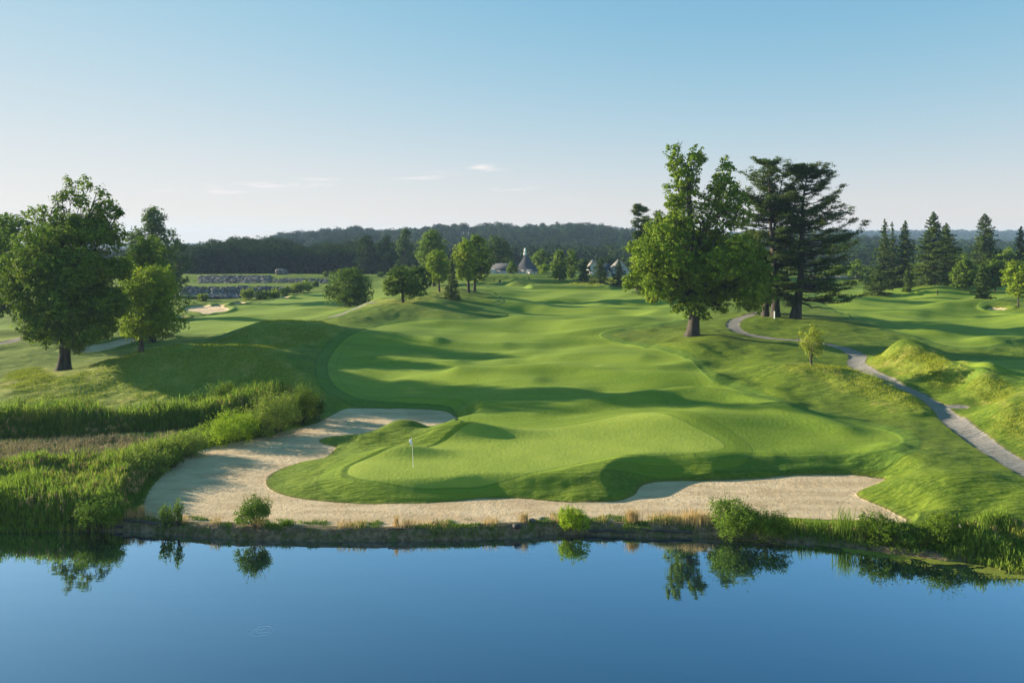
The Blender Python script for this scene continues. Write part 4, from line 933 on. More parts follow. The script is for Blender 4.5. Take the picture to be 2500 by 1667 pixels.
# ------------------------------------------------------------------ reeds and long grass
r = np.random.default_rng(31)
def region(P, z=.3): return wp(smooth_poly(P, True, 3), z)
def keep(q, scale=6.0, thr=-.12, seed=0):
    return q[vnoise(q[:, 0] / scale * 3 + seed, q[:, 1] / scale * 3) + .35 * r.normal(size=len(q)) * .5 > thr]
def reedbed(name, label, Pw, n, h, hv, mats=('reed', 'reedstem'), plume=.3, w=.055, leafy=4):
    q = inpoly(Pw, n, r); z = np.maximum(HT(q[:, 0], q[:, 1]), -.05)
    hh = h * (1 + hv * 2.0 * vnoise(q[:, 0] / 2.2, q[:, 1] / 2.2) + hv * vnoise(q[:, 0] / .8, q[:, 1] / .8)) * r.uniform(.6, 1.18, len(q))
    edge = np.clip(sd_poly(Pw, q[:, 0], q[:, 1], 3.0) / 1.2, .35, 1); hh *= edge
    mb = MB(); add_blades(mb, q[:, 0], q[:, 1], z, hh, np.full(len(q), w * .8), r, .22)
    for k_ in range(leafy):     # leaves leaving the stem higher up
        f_ = .38 + .5 * k_ / max(1, leafy - 1); j = r.normal(size=(len(q), 2)) * .04
        add_blades(mb, q[:, 0] + j[:, 0], q[:, 1] + j[:, 1], z + hh * f_, hh * r.uniform(.28, .42, len(q)), np.full(len(q), w), r, .75)
    tag(mb.build(name, M[mats[0]]), label, name.replace('_', ' '), None, 'stuff')
    mb = MB(); jx = r.normal(size=(len(q), 2)) * .08; add_blades(mb, q[:, 0] + jx[:, 0], q[:, 1] + jx[:, 1], z, hh * .72, np.full(len(q), w * .8), r, .12)
    tag(mb.build('reed_stems', M['reedbase']), 'greyish stems in the ' + name.replace('_', ' '), 'reed stems', None, 'stuff')
    sel = (r.random(len(q)) < plume) & (vnoise(q[:, 0] / 3.0 + 5, q[:, 1] / 3.0) > -.05)
    if sel.any():
        qq = q[sel]; mb = MB()
        for k_ in range(3):
            j = r.normal(size=(len(qq), 2)) * .07
            add_blades(mb, qq[:, 0] + j[:, 0], qq[:, 1] + j[:, 1], z[sel] + hh[sel] * .86, np.full(len(qq), .36), np.full(len(qq), .09), r, .5)
        tag(mb.build('reed_plumes', M[mats[1]]), 'pinkish tan seed plumes over the ' + name.replace('_', ' '), 'reed plumes', None, 'stuff')
reedbed('front_reeds', 'bright green reeds filling the bank at the lower left', region([(-420,1296),(-200,1292),(0,1291),(120,1291),(215,1289),(300,1280),(330,1240),(352,1200),(395,1160),(450,1128),(390,1128),(250,1150),(100,1152),(-90,1155),(-420,1160)]), 23000, 1.5, .3, plume=.22)
reedbed('back_reeds', 'taller belt of reeds below the shaded grassy hill', region([(-420,1068),(100,1068),(250,1064),(400,1056),(520,1046),(640,1030),(730,1012),(720,1000),(600,1008),(450,1026),(300,1036),(100,1040),(-420,1040)], .45), 12500, 1.95, .22, plume=.12, w=.07, leafy=3)
reedbed('low_reeds', 'lower mixed reeds and weeds along the left edge of the bunker', region([(340,1255),(362,1205),(400,1162),(445,1125),(505,1098),(600,1076),(700,1056),(765,1036),(740,1020),(640,1030),(520,1045),(430,1070),(380,1100),(350,1140),(300,1180),(300,1250)], .6), 9000, .75, .4, plume=.0, w=.06, leafy=3)
mb = MB(); q = inpoly(region([(-420,1135),(200,1130),(380,1112),(470,1090),(440,1074),(300,1076),(100,1080),(-420,1080)], .35), 14000, r)
q = keep(q, 5.0, -.2); add_blades(mb, q[:, 0], q[:, 1], HT(q[:, 0], q[:, 1]), r.uniform(.35, .95, len(q)), np.full(len(q), .05), r, 1.1)
tag(mb.build('dead_reeds', M['deadreed']), 'flattened brown dead reeds between the two reed belts', 'dead reeds', None, 'stuff')
# right hand bank
reedbed('bank_reeds', 'reeds and weeds on the bank at the lower right corner', region([(2310,1352),(2380,1366),(2450,1382),(2520,1400),(2620,1425),(2620,1340),(2500,1315),(2400,1305),(2320,1305)], .25), 4200, .9, .45, plume=.03, w=.045, leafy=3)
mb = MB()
for _ in range(1):
    px = r.uniform(-100, 2600, 34000); s_ = r.uniform(.05, 2.1, len(px)); pn = vnoise(px / 60.0, s_ * 1.2) + .5 * vnoise(px / 18.0 + 9, s_ * 3)
    ok = (pn > np.where(px > 1750, -.25, .12)); px = px[ok]; s_ = s_[ok]; y = shoreY(px) + s_; x = X_(px, y)
    hh = r.uniform(.05, .22, len(px)) * np.where(px > 1750, 1.7, 1)
    add_blades(mb, x, y, HT(x, y), hh, np.full(len(px), .035), r, .9)
tag(mb.build('bank_weeds', M['turf']), 'patchy low weeds on the bare pond bank', 'weeds', None, 'stuff')
# straw wisps along the bank
mb = MB(); px = r.uniform(300, 2300, 6000); pn = vnoise(px / 35.0, px * 0 + 2.0); px = px[pn > .08]; s_ = r.uniform(.5, 1.7, len(px)); y = shoreY(px) + s_; x = X_(px, y)
add_blades(mb, x, y, HT(x, y), r.uniform(.12, .5, len(px)), np.full(len(px), .022), r, .5)
tag(mb.build('dry_bank_grass', M['straw']), 'thin dry grass stalks dotted along the pond bank', 'dry grass', None, 'stuff')
# fescue on the mounds
def fescue(P, n, h, name, label, mat='fescue'):
    Pw = mk(P); q = inpoly(Pw, n, r); v = vnoise(q[:, 0] / 2.5, q[:, 1] / 2.5) + .5 * vnoise(q[:, 0] / .9, q[:, 1] / .9); ok = v > -.30 + .25 * r.normal(size=len(q)) * .5; q = q[ok]; v = v[ok]
    mb = MB(); add_blades(mb, q[:, 0], q[:, 1], HT(q[:, 0], q[:, 1]), h * np.clip(sd_poly(Pw, q[:, 0], q[:, 1], 3.0) / 2.2, .12, 1) * r.uniform(.6, 1.2, len(q)) * (1 + v), np.full(len(q), .035) * (q[:, 1] / 85), r, .9)
    tag(mb.build(name, M[mat]), label, 'long grass', None, 'stuff')
fescue(FESC[0], 42000, .26, 'long_grass', 'wispy long grass on the big mounds at the left')
fescue(FESC[1], 9000, .20, 'long_grass', 'wispy long grass along the crest right of the green')
fescue(FESC[2], 14000, .22, 'long_grass', 'golden long grass on the largest mound beyond the gravel path')
fescue(FESC[5], 4500, .20, 'long_grass', 'long grass on the small round mound right of the path')
fescue(FESC[6], 12000, .22, 'long_grass', 'bright long grass on the slope at the right edge by the path')
fescue(FESC[3], 6000, .5, 'long_grass', 'golden long grass on the far mounds before the white house')
fescue(FESC[4], 9000, .25, 'long_grass', 'long grass round the foot of the large left tree')
fescue([(2195,950),(2262,985),(2300,1020),(2262,1012),(2215,990)], 1500, .25, 'long_grass', 'tuft of long grass beside the bend of the path')
# green scum floating along the right shore
mb = MB(); px = np.concatenate([r.uniform(1700, 2620, 16000), r.uniform(1950, 2620, 12000), r.uniform(560, 650, 300)]); s_ = -np.abs(r.normal(size=len(px))) * np.interp(px, [560, 1700, 1900, 2200, 2500, 2620], [.12, .05, .2, .45, .6, .6]); y = shoreY(px) + s_ + .15; x = X_(px, y)
ok = vnoise(x * .9, y * 2.4) + .4 * vnoise(x * 3, y * 6) > -.1; x, y = x[ok], y[ok]; n = len(x)
mb.add(*leafquads(np.column_stack([x, y, np.full(n, .012) + r.random(n) * .004]), np.tile([0., 0, 1], (n, 1)) + r.normal(size=(n, 3)) * .01, np.full(n, .05), .8, r))
M['scum'] = leafmat('pond_scum', (.07, .10, .02), (.14, .17, .04), (.09, .10, .03), .0, 2.0)
tag(mb.build('pond_scum', M['scum']), 'green floating scum along the right hand shore', 'pond scum', None, 'stuff')

# ------------------------------------------------------------------ shrubs, sprigs and tufts
shrub(622,1284,84,76,'shrub','round green shrub alone on the bank in front of the bunker',1,n=7000,leaf=.05,kind='round')
shrub(1398,1292,80,54,'yellowbush','small bright yellow green shrub on the bank, centre right',2,n=5000,leaf=.05)
shrub(1790,1306,120,92,'shrub','largest leafy shrub on the bank in front of the right bunker',3,n=9000,leaf=.055)
shrub(1872,1306,110,62,'mid','lower dark shrub growing against the largest bank shrub',4,n=6000,leaf=.05)
shrub(2150,1322,96,74,'mid','dark shrub on the bank where the right bunker ends',5,n=6000,leaf=.055)
shrub(2205,1330,66,56,'shrub','small green shrub between two darker ones on the right bank',6,n=4500,leaf=.055)
shrub(2305,1332,110,84,'olive','tall olive shrub beside the stone edging on the right',7,n=7000,leaf=.055)
shrub(2250,1334,64,50,'mid','low dark shrub left of the tall olive one',8,n=4000,leaf=.055)
shrub(240,1288,110,78,'shrub','dark rounded shrub at the right end of the front reeds',9,n=7000,leaf=.055)
shrub(410,1286,44,52,'shrub','little leafy sapling at the waters edge by the reeds',10,n=900,leaf=.06,name='leafy_sapling')
shrub(436,1284,22,62,'shrub','thin leaning sapling with a few big leaves beside the reeds',12,n=300,leaf=.06,name='leafy_sapling')
shrub(672,1056,126,96,'willow','pale willow shrub with upright shoots behind the left bunker',13,n=9000,leaf=.07,upright=1.0,name='willow_shrub')
shrub(735,1036,90,92,'olive','taller grey green willow shrub behind the pale one',14,n=7000,leaf=.07,upright=1.0,name='willow_shrub')
shrub(775,1024,56,66,'dark','dark shrub nearest the top corner of the left bunker',15,n=3500,leaf=.07)
shrub(560,1078,130,66,'yellowbush','bright yellow green mound of a shrub left of the bunker',16,n=9000,leaf=.065,name='shrub')
shrub(620,1066,90,48,'shrub','green shrub filling the gap beside the bright yellow green one',17,n=5000,leaf=.065)
shrub(450,1112,130,56,'willow','low pale willow left of the bright yellow green shrub',18,n=7000,leaf=.065,upright=.6,name='willow_shrub')
shrub(350,1165,130,70,'willow','spreading pale green bush at the middle of the bunker edge',19,n=7500,leaf=.065,upright=.5,name='willow_shrub')
shrub(420,1140,70,44,'olive','small olive bush at the bunker edge',20,n=3500,leaf=.065)
shrub(545,1003,90,66,'mid','leafy dark shrub behind the reeds below the grassy hill',21,n=5000,leaf=.08,upright=1.0,z=.9)
shrub(630,996,110,54,'mid','wide shaded shrub right of the leafy dark one behind the reeds',22,n=5000,leaf=.08,upright=.8,z=1.0)
shrub(480,1000,60,44,'shrub','small lighter shrub left of the leafy dark one behind the reeds',23,n=2600,leaf=.08,z=.9)
shrub(700,990,80,46,'dark','shaded shrub behind the grey green willow',24,n=3500,leaf=.08,z=1.1)
shrub(314,1004,24,30,'shrub','tiny round bush on top of the back reed belt',25,n=1500,leaf=.07,z=1.0)
shrub(428,1004,40,34,'willow','small pale bush above the back reed belt',26,n=1800,leaf=.07,z=1.0,upright=.5)
for i, (a, w_) in enumerate([(100,70),(165,60),(40,60),(215,40)]):
    shrub(a,1010,w_,40,'willow',['upright sprigs above the left part of the back reeds','second clump of upright sprigs above the back reeds','sprigs near the left edge above the back reeds','short sprigs right of the other sprigs above the back reeds'][i],27+i,n=1500,leaf=.07,z=.7,upright=.8,name='willow_shrub')
# far shrubs along the left pond
for i,(a,b_,w_,h_) in enumerate([(495,735,28,16),(605,731,34,26),(640,730,40,18),(672,728,34,20),(700,720,30,18),(722,716,34,22),(745,714,40,26),(850,678,24,10),(795,676,14,12),(930,676,16,10),(770,700,20,12)]):
    shrub(a,b_,w_,h_,'willow' if i<7 else 'mid',['pale tuft of waterside bush at the left end of the far pond','tallest pale bush at the edge of the far pond','pale bush right of the tallest one at the far pond','rounded pale bush in the middle of the far pond edge','small pale bush near the right end of the far pond','wider pale bush near the right end of the far pond','rightmost large pale bush at the far pond','flat dark shrub on the skyline before the far wood','small round shrub on the skyline right of the boulder','small dark shrub beyond the first mound tree','dark shrub on the bench above the far pond'][i],60+i,n=1600,leaf=.22,name='waterside_bush',cat='bush',group='bushes along the far pond' if i<7 else None)
def tuft(px, s_, n, h, w, mat, label, seed, name='grass_tuft', cat='grass tuft', spread=.12, lean=.35, py=None):
    rr = np.random.default_rng(seed)
    if py is None: y = float(shoreY(px)) + s_; x = X_(px, y)
    else: x, y = hit(px, py)
    n_ = n; qx = x + rr.normal(size=n_) * spread; qy = y + rr.normal(size=n_) * spread * .7
    mb = MB(); add_blades(mb, qx, qy, HT(qx, qy), h * rr.uniform(.6, 1.1, n_), np.full(n_, w), rr, lean)
    tag(mb.build(name, M[mat]), label, cat)
for i, (px, s_, n, h, sp_, mat, lab) in enumerate([
 (968,1.1,60,.85,.07,'straw','tan grass tuft on the bank left of the duck'),(995,1.0,50,.5,.08,'straw','short thin tan tuft close left of the duck'),
 (1280,1.1,110,.72,.18,'straw','tan tuft mixed with green just left of the yellow green shrub'),(1545,1.1,260,.95,.22,'straw','reddish tan tuft standing on the bank right of the yellow green shrub'),
 (1625,1.1,260,.62,.55,'straw','low straw band left of the largest bank shrub'),(1700,1.1,420,.8,.55,'straw','dense straw clump touching the largest bank shrub'),
 (290,1.6,260,1.1,.28,'straw','tall pale straw tuft beside the dark shrub by the reeds'),(262,2.6,160,1.0,.25,'straw','straw tuft behind the dark shrub by the reeds'),(345,1.2,170,.8,.16,'straw','straw tuft between the reeds and the little sapling'),(318,.9,120,.7,.2,'straw','straggly straw tuft just above the driftwood'),
 (700,1.2,160,.4,.3,'mid','dark weed clump right of the round green shrub'),(1620,1.0,180,.45,.35,'reed','bright green blades in the straw band'),
 (2062,.9,120,1.85,.38,'reed','tallest group of thin reeds before the right bunker'),(2105,.9,50,1.5,.3,'reed','second group of thin reeds before the right bunker'),(1960,1.0,60,1.0,.5,'reed','sparse short reeds right of the dark bank shrub'),(2000,1.1,220,.55,.5,'reed','leafy green clump under the sparse reeds'),
 (1918,1.1,160,.5,.5,'reed','grassy clump beside the lower dark shrub'),(2030,.9,120,.5,.4,'turf','dark grass clump at the foot of the tallest reeds'),(1200,1.0,60,.35,.4,'straw','wispy dry twigs in the middle of the bank'),(880,1.2,90,.25,.5,'turf','low green tuft on the bank left of the tan tuft')]):
    tuft(px, s_, n, h, .022 if mat == 'straw' else .035, mat, lab, 300 + i, spread=sp_)

# ------------------------------------------------------------------ stones
def stone(mb, c, d, r, rz=None, sub=(7, 5)):
    nu, nv_ = sub; th = np.linspace(0, 2 * PI, nu, endpoint=False); ph = np.linspace(0, PI, nv_)
    T_, P_ = np.meshgrid(th, ph); V = np.stack([np.sin(P_) * np.cos(T_), np.sin(P_) * np.sin(T_), np.cos(P_)], -1).reshape(-1, 3)
    V = np.sign(V) * np.abs(V) ** .72; V *= 1 + r.normal(size=(len(V), 1)) * .07
    a = r.uniform(0, PI) if rz is None else rz; V = V * np.array(d) / 2; cs, sn = math.cos(a), math.sin(a)
    V = np.stack([V[:, 0] * cs - V[:, 1] * sn, V[:, 0] * sn + V[:, 1] * cs, V[:, 2]], 1) + np.array(c)
    i = np.arange(nv_ - 1)[:, None] * nu; j = np.arange(nu)[None, :]; k_ = (j + 1) % nu
    mb.add(V, np.stack([i + j, i + nu + j, i + nu + k_, i + k_], -1).reshape(-1, 4))
r = np.random.default_rng(55)
def stonewall(name, label, px0, px1, Y0, Y1, size, mat, n, z_add=0.0):
    mb = MB()
    for _ in range(n):
        Yq = r.uniform(Y0, Y1); x = X_(r.uniform(px0, px1), Yq); s_ = size * r.uniform(.35, 1.4)
        stone(mb, (x, Yq, float(HT(x, Yq)) + s_ * .02 + z_add), (s_ * 1.4, s_, s_ * .6), r, r.normal() * .4)
    tag(mb.build(name, M[mat]), label, 'stone wall')
stonewall('stone_wall', 'lower grey stone edging along the far pond', 436, 728, 286.5, 291, 1.0, 'rock', 560)
stonewall('stone_wall', 'upper band of grey boulders on the bank below the dark wood', 486, 660, 308, 319.5, 1.15, 'rock', 760)
stonewall('stone_wall', 'thinner run of low grey stones right of the boulder bank', 665, 800, 309, 315, .9, 'rock', 260)
stonewall('stone_wall', 'sunlit tan stone wall beyond the pines', 1985, 2180, 286, 289.5, 1.5, 'rockpale', 330, .3)
mb = MB()
for k_ in range(11):
    px = 2352 + k_ * 17 + r.normal() * 2; z_ = 1.0 - .012 * k_; Y = Y_(1283 + k_ * 2.2 + r.normal(), z_)
    stone(mb, (X_(px, Y), Y, z_), (.52, .34, .34), r, .1 * r.normal(), (10, 7)); stone(mb, (X_(px + 8, Y - .1), Y - .12, z_ - .26), (.5, .32, .26), r, .1 * r.normal(), (10, 7))
tag(mb.build('stone_edging', M['rock']), 'rough stone edging under the turf at the lower right corner', 'stone edging')
def rock(px, s_, d, label, mat='rock', name='rock', seed=0):
    rr = np.random.default_rng(seed); y = float(shoreY(px)) + s_; x = X_(px, y); mb = MB(); stone(mb, (0, 0, d[2] * .2), d, rr, None, (12, 8)); o = mb.build(name, M[mat], None, True, (x, y, float(HT(x, y)))); tag(o, label, 'rock')
rock(1300, .9, (.7,.4,.25), 'flat grey rock on the bank left of the yellow green shrub', seed=1); rock(1322, 1.2, (.5,.35,.22), 'smaller grey rock touching the flat one on the bank', seed=2)
rock(1262, .4, (.6,.4,.3), 'dark rock at the waterline, left of the flat grey rock', 'log', seed=3); rock(2245, 1.5, (.5,.4,.3), 'grey rock among the right hand shrubs', seed=4)
# large boulder before the dark wood
rr = np.random.default_rng(9); x, Y = X_(688, 329), 329.0; mb = MB(); nu, nv_ = 26, 16
th = np.linspace(0, 2 * PI, nu, endpoint=False); ph = np.linspace(0, PI, nv_); T_, P_ = np.meshgrid(th, ph)
V = np.stack([np.sin(P_) * np.cos(T_), np.sin(P_) * np.sin(T_), np.cos(P_)], -1).reshape(-1, 3); V = np.sign(V) * np.abs(V) ** .62
V *= (1 + .10 * vnoise(V[:, 0] * 2 + 5, V[:, 1] * 2 + V[:, 2] * 2.7))[:, None]; V = V * np.array([2.4, 1.7, 1.45]); V[:, 0] += -.25 * V[:, 2] * (V[:, 0] < 0); V[:, 0] -= .28 * V[:, 2] * (V[:, 0] > 0)
i = np.arange(nv_ - 1)[:, None] * nu; j = np.arange(nu)[None, :]; k_ = (j + 1) % nu
mb.add(V, np.stack([i + j, i + nu + j, i + nu + k_, i + k_], -1).reshape(-1, 4)); tag(mb.build('boulder', M['rock'], None, False, (x, Y, float(HT(x, Y)) + .85)), 'huge grey boulder sitting alone before the dark wood', 'boulder')
# driftwood
def log(px0, px1, s0, s1, r0, label, name='driftwood_log', z=.06, py=None):
    rr = np.random.default_rng(int(px0)); n = 10; px = np.linspace(px0, px1, n); y = shoreY(px) + np.linspace(s0, s1, n) + rr.normal(size=n) * .02; x = X_(px, y); zz_ = np.maximum(HT(x, y), 0) + z + rr.normal(size=n) * .012
    mb = MB(); mb.tube(np.column_stack([x, y, zz_]), r0 * (1 - .55 * np.linspace(0, 1, n) ** 1.5) * rr.uniform(.85, 1.1, n), 8)
    m_ = n // 2; mb.tube([[x[m_], y[m_], zz_[m_]], [x[m_] + .25, y[m_] + .05, zz_[m_] + .22], [x[m_] + .4, y[m_], zz_[m_] + .3]], [r0 * .3, r0 * .2, r0 * .08], 5)
    tag(mb.build(name, M['log'], None, True), label, 'driftwood')
log(385, 300, .30, .45, .10, 'dark weathered log on the bank beside the reeds'); log(300, 190, .15, .25, .07, 'thin dark log under the edge of the reeds')
log(1420, 1552, .12, .10, .11, 'long dark log at the waterline right of the yellow green shrub'); log(1690, 1566, .15, .22, .10, 'second long log at the waterline before the largest shrub')
log(948, 1004, .45, .50, .045, 'short bluish wet branch on the bank below the tan tuft')

# ------------------------------------------------------------------ flag, duck, markers
M['white'] = simple('white_paint', (.78, .78, .76), None, 2, .5); M['cloth'] = simple('flag_cloth', (.80, .80, .80), (.72, .72, .74), 5, .8)
x, Y = X_(1009, Y_(1138, 1.95)), Y_(1138, 1.95); z = float(HT(x, Y)); root = empty('golf_flag', (x, Y, z), 'white flag hanging limp on a thin pole at the left of the green', 'golf flag')
tb = MB(); tb.tube([[0, 0, -.1], [-.04, 0, 1.0], [-.13, 0, 2.2]], [.017, .014, .011], 8); tb.build('pole', M['white'], root, True)
mb = MB(); mb.tube([[-.13, 0, 2.19], [-.132, 0, 2.225]], [.024, .018], 8); mb.build('pole_cap', M['white'], root, True)
nu, nv_ = 10, 12; V = []
for j in range(nv_):
    for i in range(nu):
        u, v = i / (nu - 1), j / (nv_ - 1); wd = .03 + .17 * math.sin(min(v * 1.25 + .12, 1) * PI) * .9 + .05 * (1 - v)
        V.append((-.125 + .055 * 0 - wd * u * (1 - .25 * v) + .028 * math.sin(u * 9 + v * 2), .05 * math.sin(u * 8 + v * 3) * u, 2.15 - .50 * v - .07 * u))
mb = MB(); mb.add(V, [[j * nu + i, j * nu + i + 1, (j + 1) * nu + i + 1, (j + 1) * nu + i] for j in range(nv_ - 1) for i in range(nu - 1)])
o = mb.build('flag', M['cloth'], root, True); so_ = o.modifiers.new('thickness', 'SOLIDIFY'); so_.thickness = .006
mb = MB(); mb.tube([[0, 0, -.012], [0, 0, .008]], [.055, .055], 16); mb.build('cup_rim', M['white'], root)

def duck():
    y = float(shoreY(1060)) + 1.25; x = X_(1060, y); z = float(HT(x, y)); root = empty('duck', (x, y, z), 'small dark headed duck standing on the bare bank', 'duck')
    m1, t = newmat('duck_feathers'); P_ = t.pos(); t.done(t.bsdf(t.mix(t.noise(25, 4, .7, P_), (.10, .075, .05), (.33, .29, .23)), .7).outputs[0])
    mb = MB(); pts = [(-.26,0,.17),(-.20,0,.17),(-.12,0,.165),(-.02,0,.16),(.08,0,.17),(.14,0,.21),(.165,0,.27),(.175,0,.32),(.19,0,.355),(.215,0,.35)]
    rad = [.012,.035,.075,.095,.085,.055,.034,.034,.042,.018]
    mb.tube(pts, rad, 12); mb.build('body', m1, root, True)
    m2, t = newmat('duck_head_feathers'); t.done(t.bsdf((.012, .02, .014), .45).outputs[0])
    mb = MB(); stone(mb, (.19, 0, .352), (.085, .07, .075), np.random.default_rng(2), 0, (10, 8)); mb.build('head', m2, root, True)
    m3, t = newmat('duck_bill'); t.done(t.bsdf((.35, .22, .04), .5).outputs[0])
    mb = MB(); mb.tube([(.225,0,.348),(.255,0,.34),(.285,0,.336)], [.014,.013,.008], 6); mb.build('bill', m3, root, True)
    for s_ in (-.035, .035):
        mb = MB(); mb.tube([(.0, s_, .09), (.005, s_, .05), (0, s_, .0), (.05, s_, -.005)], [.012, .008, .008, .012], 6); mb.build('leg', m3, root, True)
duck()
M['blackpaint'] = simple('black_paint', (.015, .015, .018), None, 2, .5)
def post(px, py, h, r0, mat, label, name='yardage_post', cat='post', Y=None, cap=True):
    if Y is None: x, Y = hit(px, py)
    else: x = X_(px, Y)
    z = float(HT(x, Y)); root = empty(name, (x, Y, z), label, cat); mb = MB(); mb.tube([[0, 0, -.1], [0, 0, h]], [r0, r0 * .9], 10); mb.build('shaft', M[mat], root, True)
    if cap: mb = MB(); mb.tube([[0, 0, h], [0, 0, h + r0 * 1.2]], [r0 * 1.25, r0 * .5], 10); mb.build('cap', M[mat], root, True)
post(2289, 720, 1.0, .14, 'blackpaint', 'black post on the mound at the right, in front of the spruces'); post(1207, 688, .9, .13, 'blackpaint', 'slim black post left of the raised tee'); post(1291, 682, .6, .15, 'blackpaint', 'small black marker on the edge of the raised tee')
post(1891, 778, 1.15, .1, 'white', 'short white post against the base of the pine', name='white_post'); post(1949, 832, .9, .05, 'barkgrey', 'thin wooden stake beside the path left of the young tree', name='wooden_stake', cat='stake')
x, Y = hit(1220, 690); root = empty('litter_bin', (x, Y, float(HT(x, Y))), 'low dark litter bin beside the raised tee', 'litter bin')
mb = MB(); mb.tube([[0, 0, 0], [0, 0, .75]], [.34, .38], 10); mb.build('body', M['blackpaint'], root); mb = MB(); mb.tube([[0, 0, .76], [0, 0, .86]], [.41, .2], 10); mb.build('lid', M['blackpaint'], root)

# ------------------------------------------------------------------ clubhouse and white house
def stripes(name, c1, c2, sc_, axis=2, rough=.85, bump=.02):
    m, t = newmat(name); P_ = t.pos(); sp_ = t.n.new('ShaderNodeSeparateXYZ'); t.l.new(P_, sp_.inputs[0])
    fr_ = t.math('FRACT', t.math('MULTIPLY', sp_.outputs[axis], sc_)); n_ = t.noise(3, 4, .6, P_)
    col = t.mix(t.math('MULTIPLY', t.ss(.8, .97, fr_), .6), t.mix(n_, c1, c2), tuple(v * .45 for v in c1)); t.done(t.bsdf(col, rough, t.bump(fr_, bump)).outputs[0]); return m
M['slate'] = stripes('grey_shingles', (.06, .06, .072), (.09, .09, .105), 4.0, 2, 1.0); M['blueroof'] = stripes('blue_grey_shingles', (.04, .05, .075), (.06, .075, .10), 4.0)
M['siding'] = stripes('white_siding', (.50, .51, .52), (.58, .58, .58), 5.0, bump=.015); M['trim'] = simple('white_trim', (.76, .76, .75), None, 2, .6)
M['glass'] = simple('dark_window_glass', (.03, .04, .05), None, 2, .08, spec=.6); M['brick'] = simple('brown_stone_wall', (.12, .085, .07), (.22, .16, .13), 2.5, .9, .05)
M['pinkroof'] = stripes('warm_grey_shingles', (.20, .175, .165), (.28, .25, .235), 4.0)
def gable(mb, x0, x1, y0, y1, ze, zr, along='y', over=.3, th=.18):
    """gabled roof as two slabs; ridge runs along y or x"""
    if along == 'y':
        xm = (x0 + x1) / 2
        for xa, xb in ((x0 - over, xm), (x1 + over, xm)):
            dz_ = (zr - ze) / (abs(xm - (x0 if xa < xm else x1))) * over
            v = [[xa, y0 - over, ze - dz_], [xb, y0 - over, zr], [xb, y1 + over, zr], [xa, y1 + over, ze - dz_]]; v = v + [[a, b_, c + th] for a, b_, c in v]
            mb.add(v, [[0, 1, 2, 3], [7, 6, 5, 4], [0, 4, 5, 1], [1, 5, 6, 2], [2, 6, 7, 3], [3, 7, 4, 0]])
    else:
        ym = (y0 + y1) / 2
        for ya, yb in ((y0 - over, ym), (y1 + over, ym)):
            dz_ = (zr - ze) / (abs(ym - (y0 if ya < ym else y1))) * over
            v = [[x0 - over, ya, ze - dz_], [x0 - over, yb, zr], [x1 + over, yb, zr], [x1 + over, ya, ze - dz_]]; v = v + [[a, b_, c + th] for a, b_, c in v]
            mb.add(v, [[0, 1, 2, 3], [7, 6, 5, 4], [0, 4, 5, 1], [1, 5, 6, 2], [2, 6, 7, 3], [3, 7, 4, 0]])
def gwall(mb, x0, x1, y0, y1, z0, ze, zr, along='y'):
    mb.box(((x0 + x1) / 2, (y0 + y1) / 2, (z0 + ze) / 2), (x1 - x0, y1 - y0, ze - z0))
    if along == 'y':
        xm = (x0 + x1) / 2; v = [[x0, y0, ze], [x1, y0, ze], [xm, y0, zr], [x0, y1, ze], [x1, y1, ze], [xm, y1, zr]]
    else:
        ym = (y0 + y1) / 2; v = [[x0, y1, ze], [x0, y0, ze], [x0, ym, zr], [x1, y1, ze], [x1, y0, ze], [x1, ym, zr]]
    mb.add(v, [[0, 1, 2], [5, 4, 3]])
def window(root, c, w_, h_, rz=0):
    mb = MB(); mb.box((c[0], c[1] - .04, c[2]), (w_ + .24, .10, h_ + .24)); f_ = mb.build('window', M['trim'], root)
    mb = MB(); mb.box((c[0], c[1] - .10, c[2]), (w_, .06, h_)); mb.build('pane', M['glass'], f_)
def bz(py, Y): return CH - (py - HY) / F * Y
YB = 286.0; kx = lambda px, Y=YB: X_(px, Y)
root = empty('clubhouse', (0, 0, 0), 'pale clubhouse with a steep curved grey roof and white cupola', 'building')
zb = 5.6; cxp = kx(1286); ze = bz(659, YB); zp = bz(623.5, YB)
mb = MB(); mb.box((cxp, YB + 4, (zb + ze) / 2), (6.0, 7.4, ze - zb)); mb.build('wall', M['siding'], root)
mb = MB(); prev = None; V = []; Fc = []
prof_ = [(1.0, 0), (.86, .07), (.72, .20), (.57, .38), (.41, .58), (.26, .80), (.13, 1.0)]; Rw = 4.3
for t_, (a, b_) in enumerate(prof_):
    w_ = Rw * a; zq = ze + (zp - ze) * b_
    V += [[cxp - w_, YB + 4 - w_, zq], [cxp + w_, YB + 4 - w_, zq], [cxp + w_, YB + 4 + w_, zq], [cxp - w_, YB + 4 + w_, zq]]
    if t_:
        o_ = (t_ - 1) * 4; Fc += [[o_ + i, o_ + (i + 1) % 4, o_ + 4 + (i + 1) % 4, o_ + 4 + i] for i in range(4)]
Fc += [[3, 2, 1, 0]]; mb.add(V, Fc); rf = mb.build('roof', M['slate'], root)
mb = MB(); mb.box((kx(1282), YB + 4, zp + .3), (1.05, 1.05, .95)); mb.box((kx(1282), YB + 4, zp + 1.25), (.72, .72, 1.0)); mb.tube([[kx(1282), YB + 4, zp + 1.75], [kx(1282), YB + 4, zp + 2.1], [kx(1282), YB + 4, zp + 2.7]], [.42, .25, .03], 8); mb.build('cupola', M['trim'], rf)
x0, x1 = kx(1200), kx(1262); zr = bz(644, YB + 3); zw = bz(659, YB)
mb = MB(); mb.box(((x0 + x1) / 2, YB + 3.6, (zb + zw) / 2), (x1 - x0, 6.4, zw - zb)); mb.build('wing_wall', M['siding'], root)
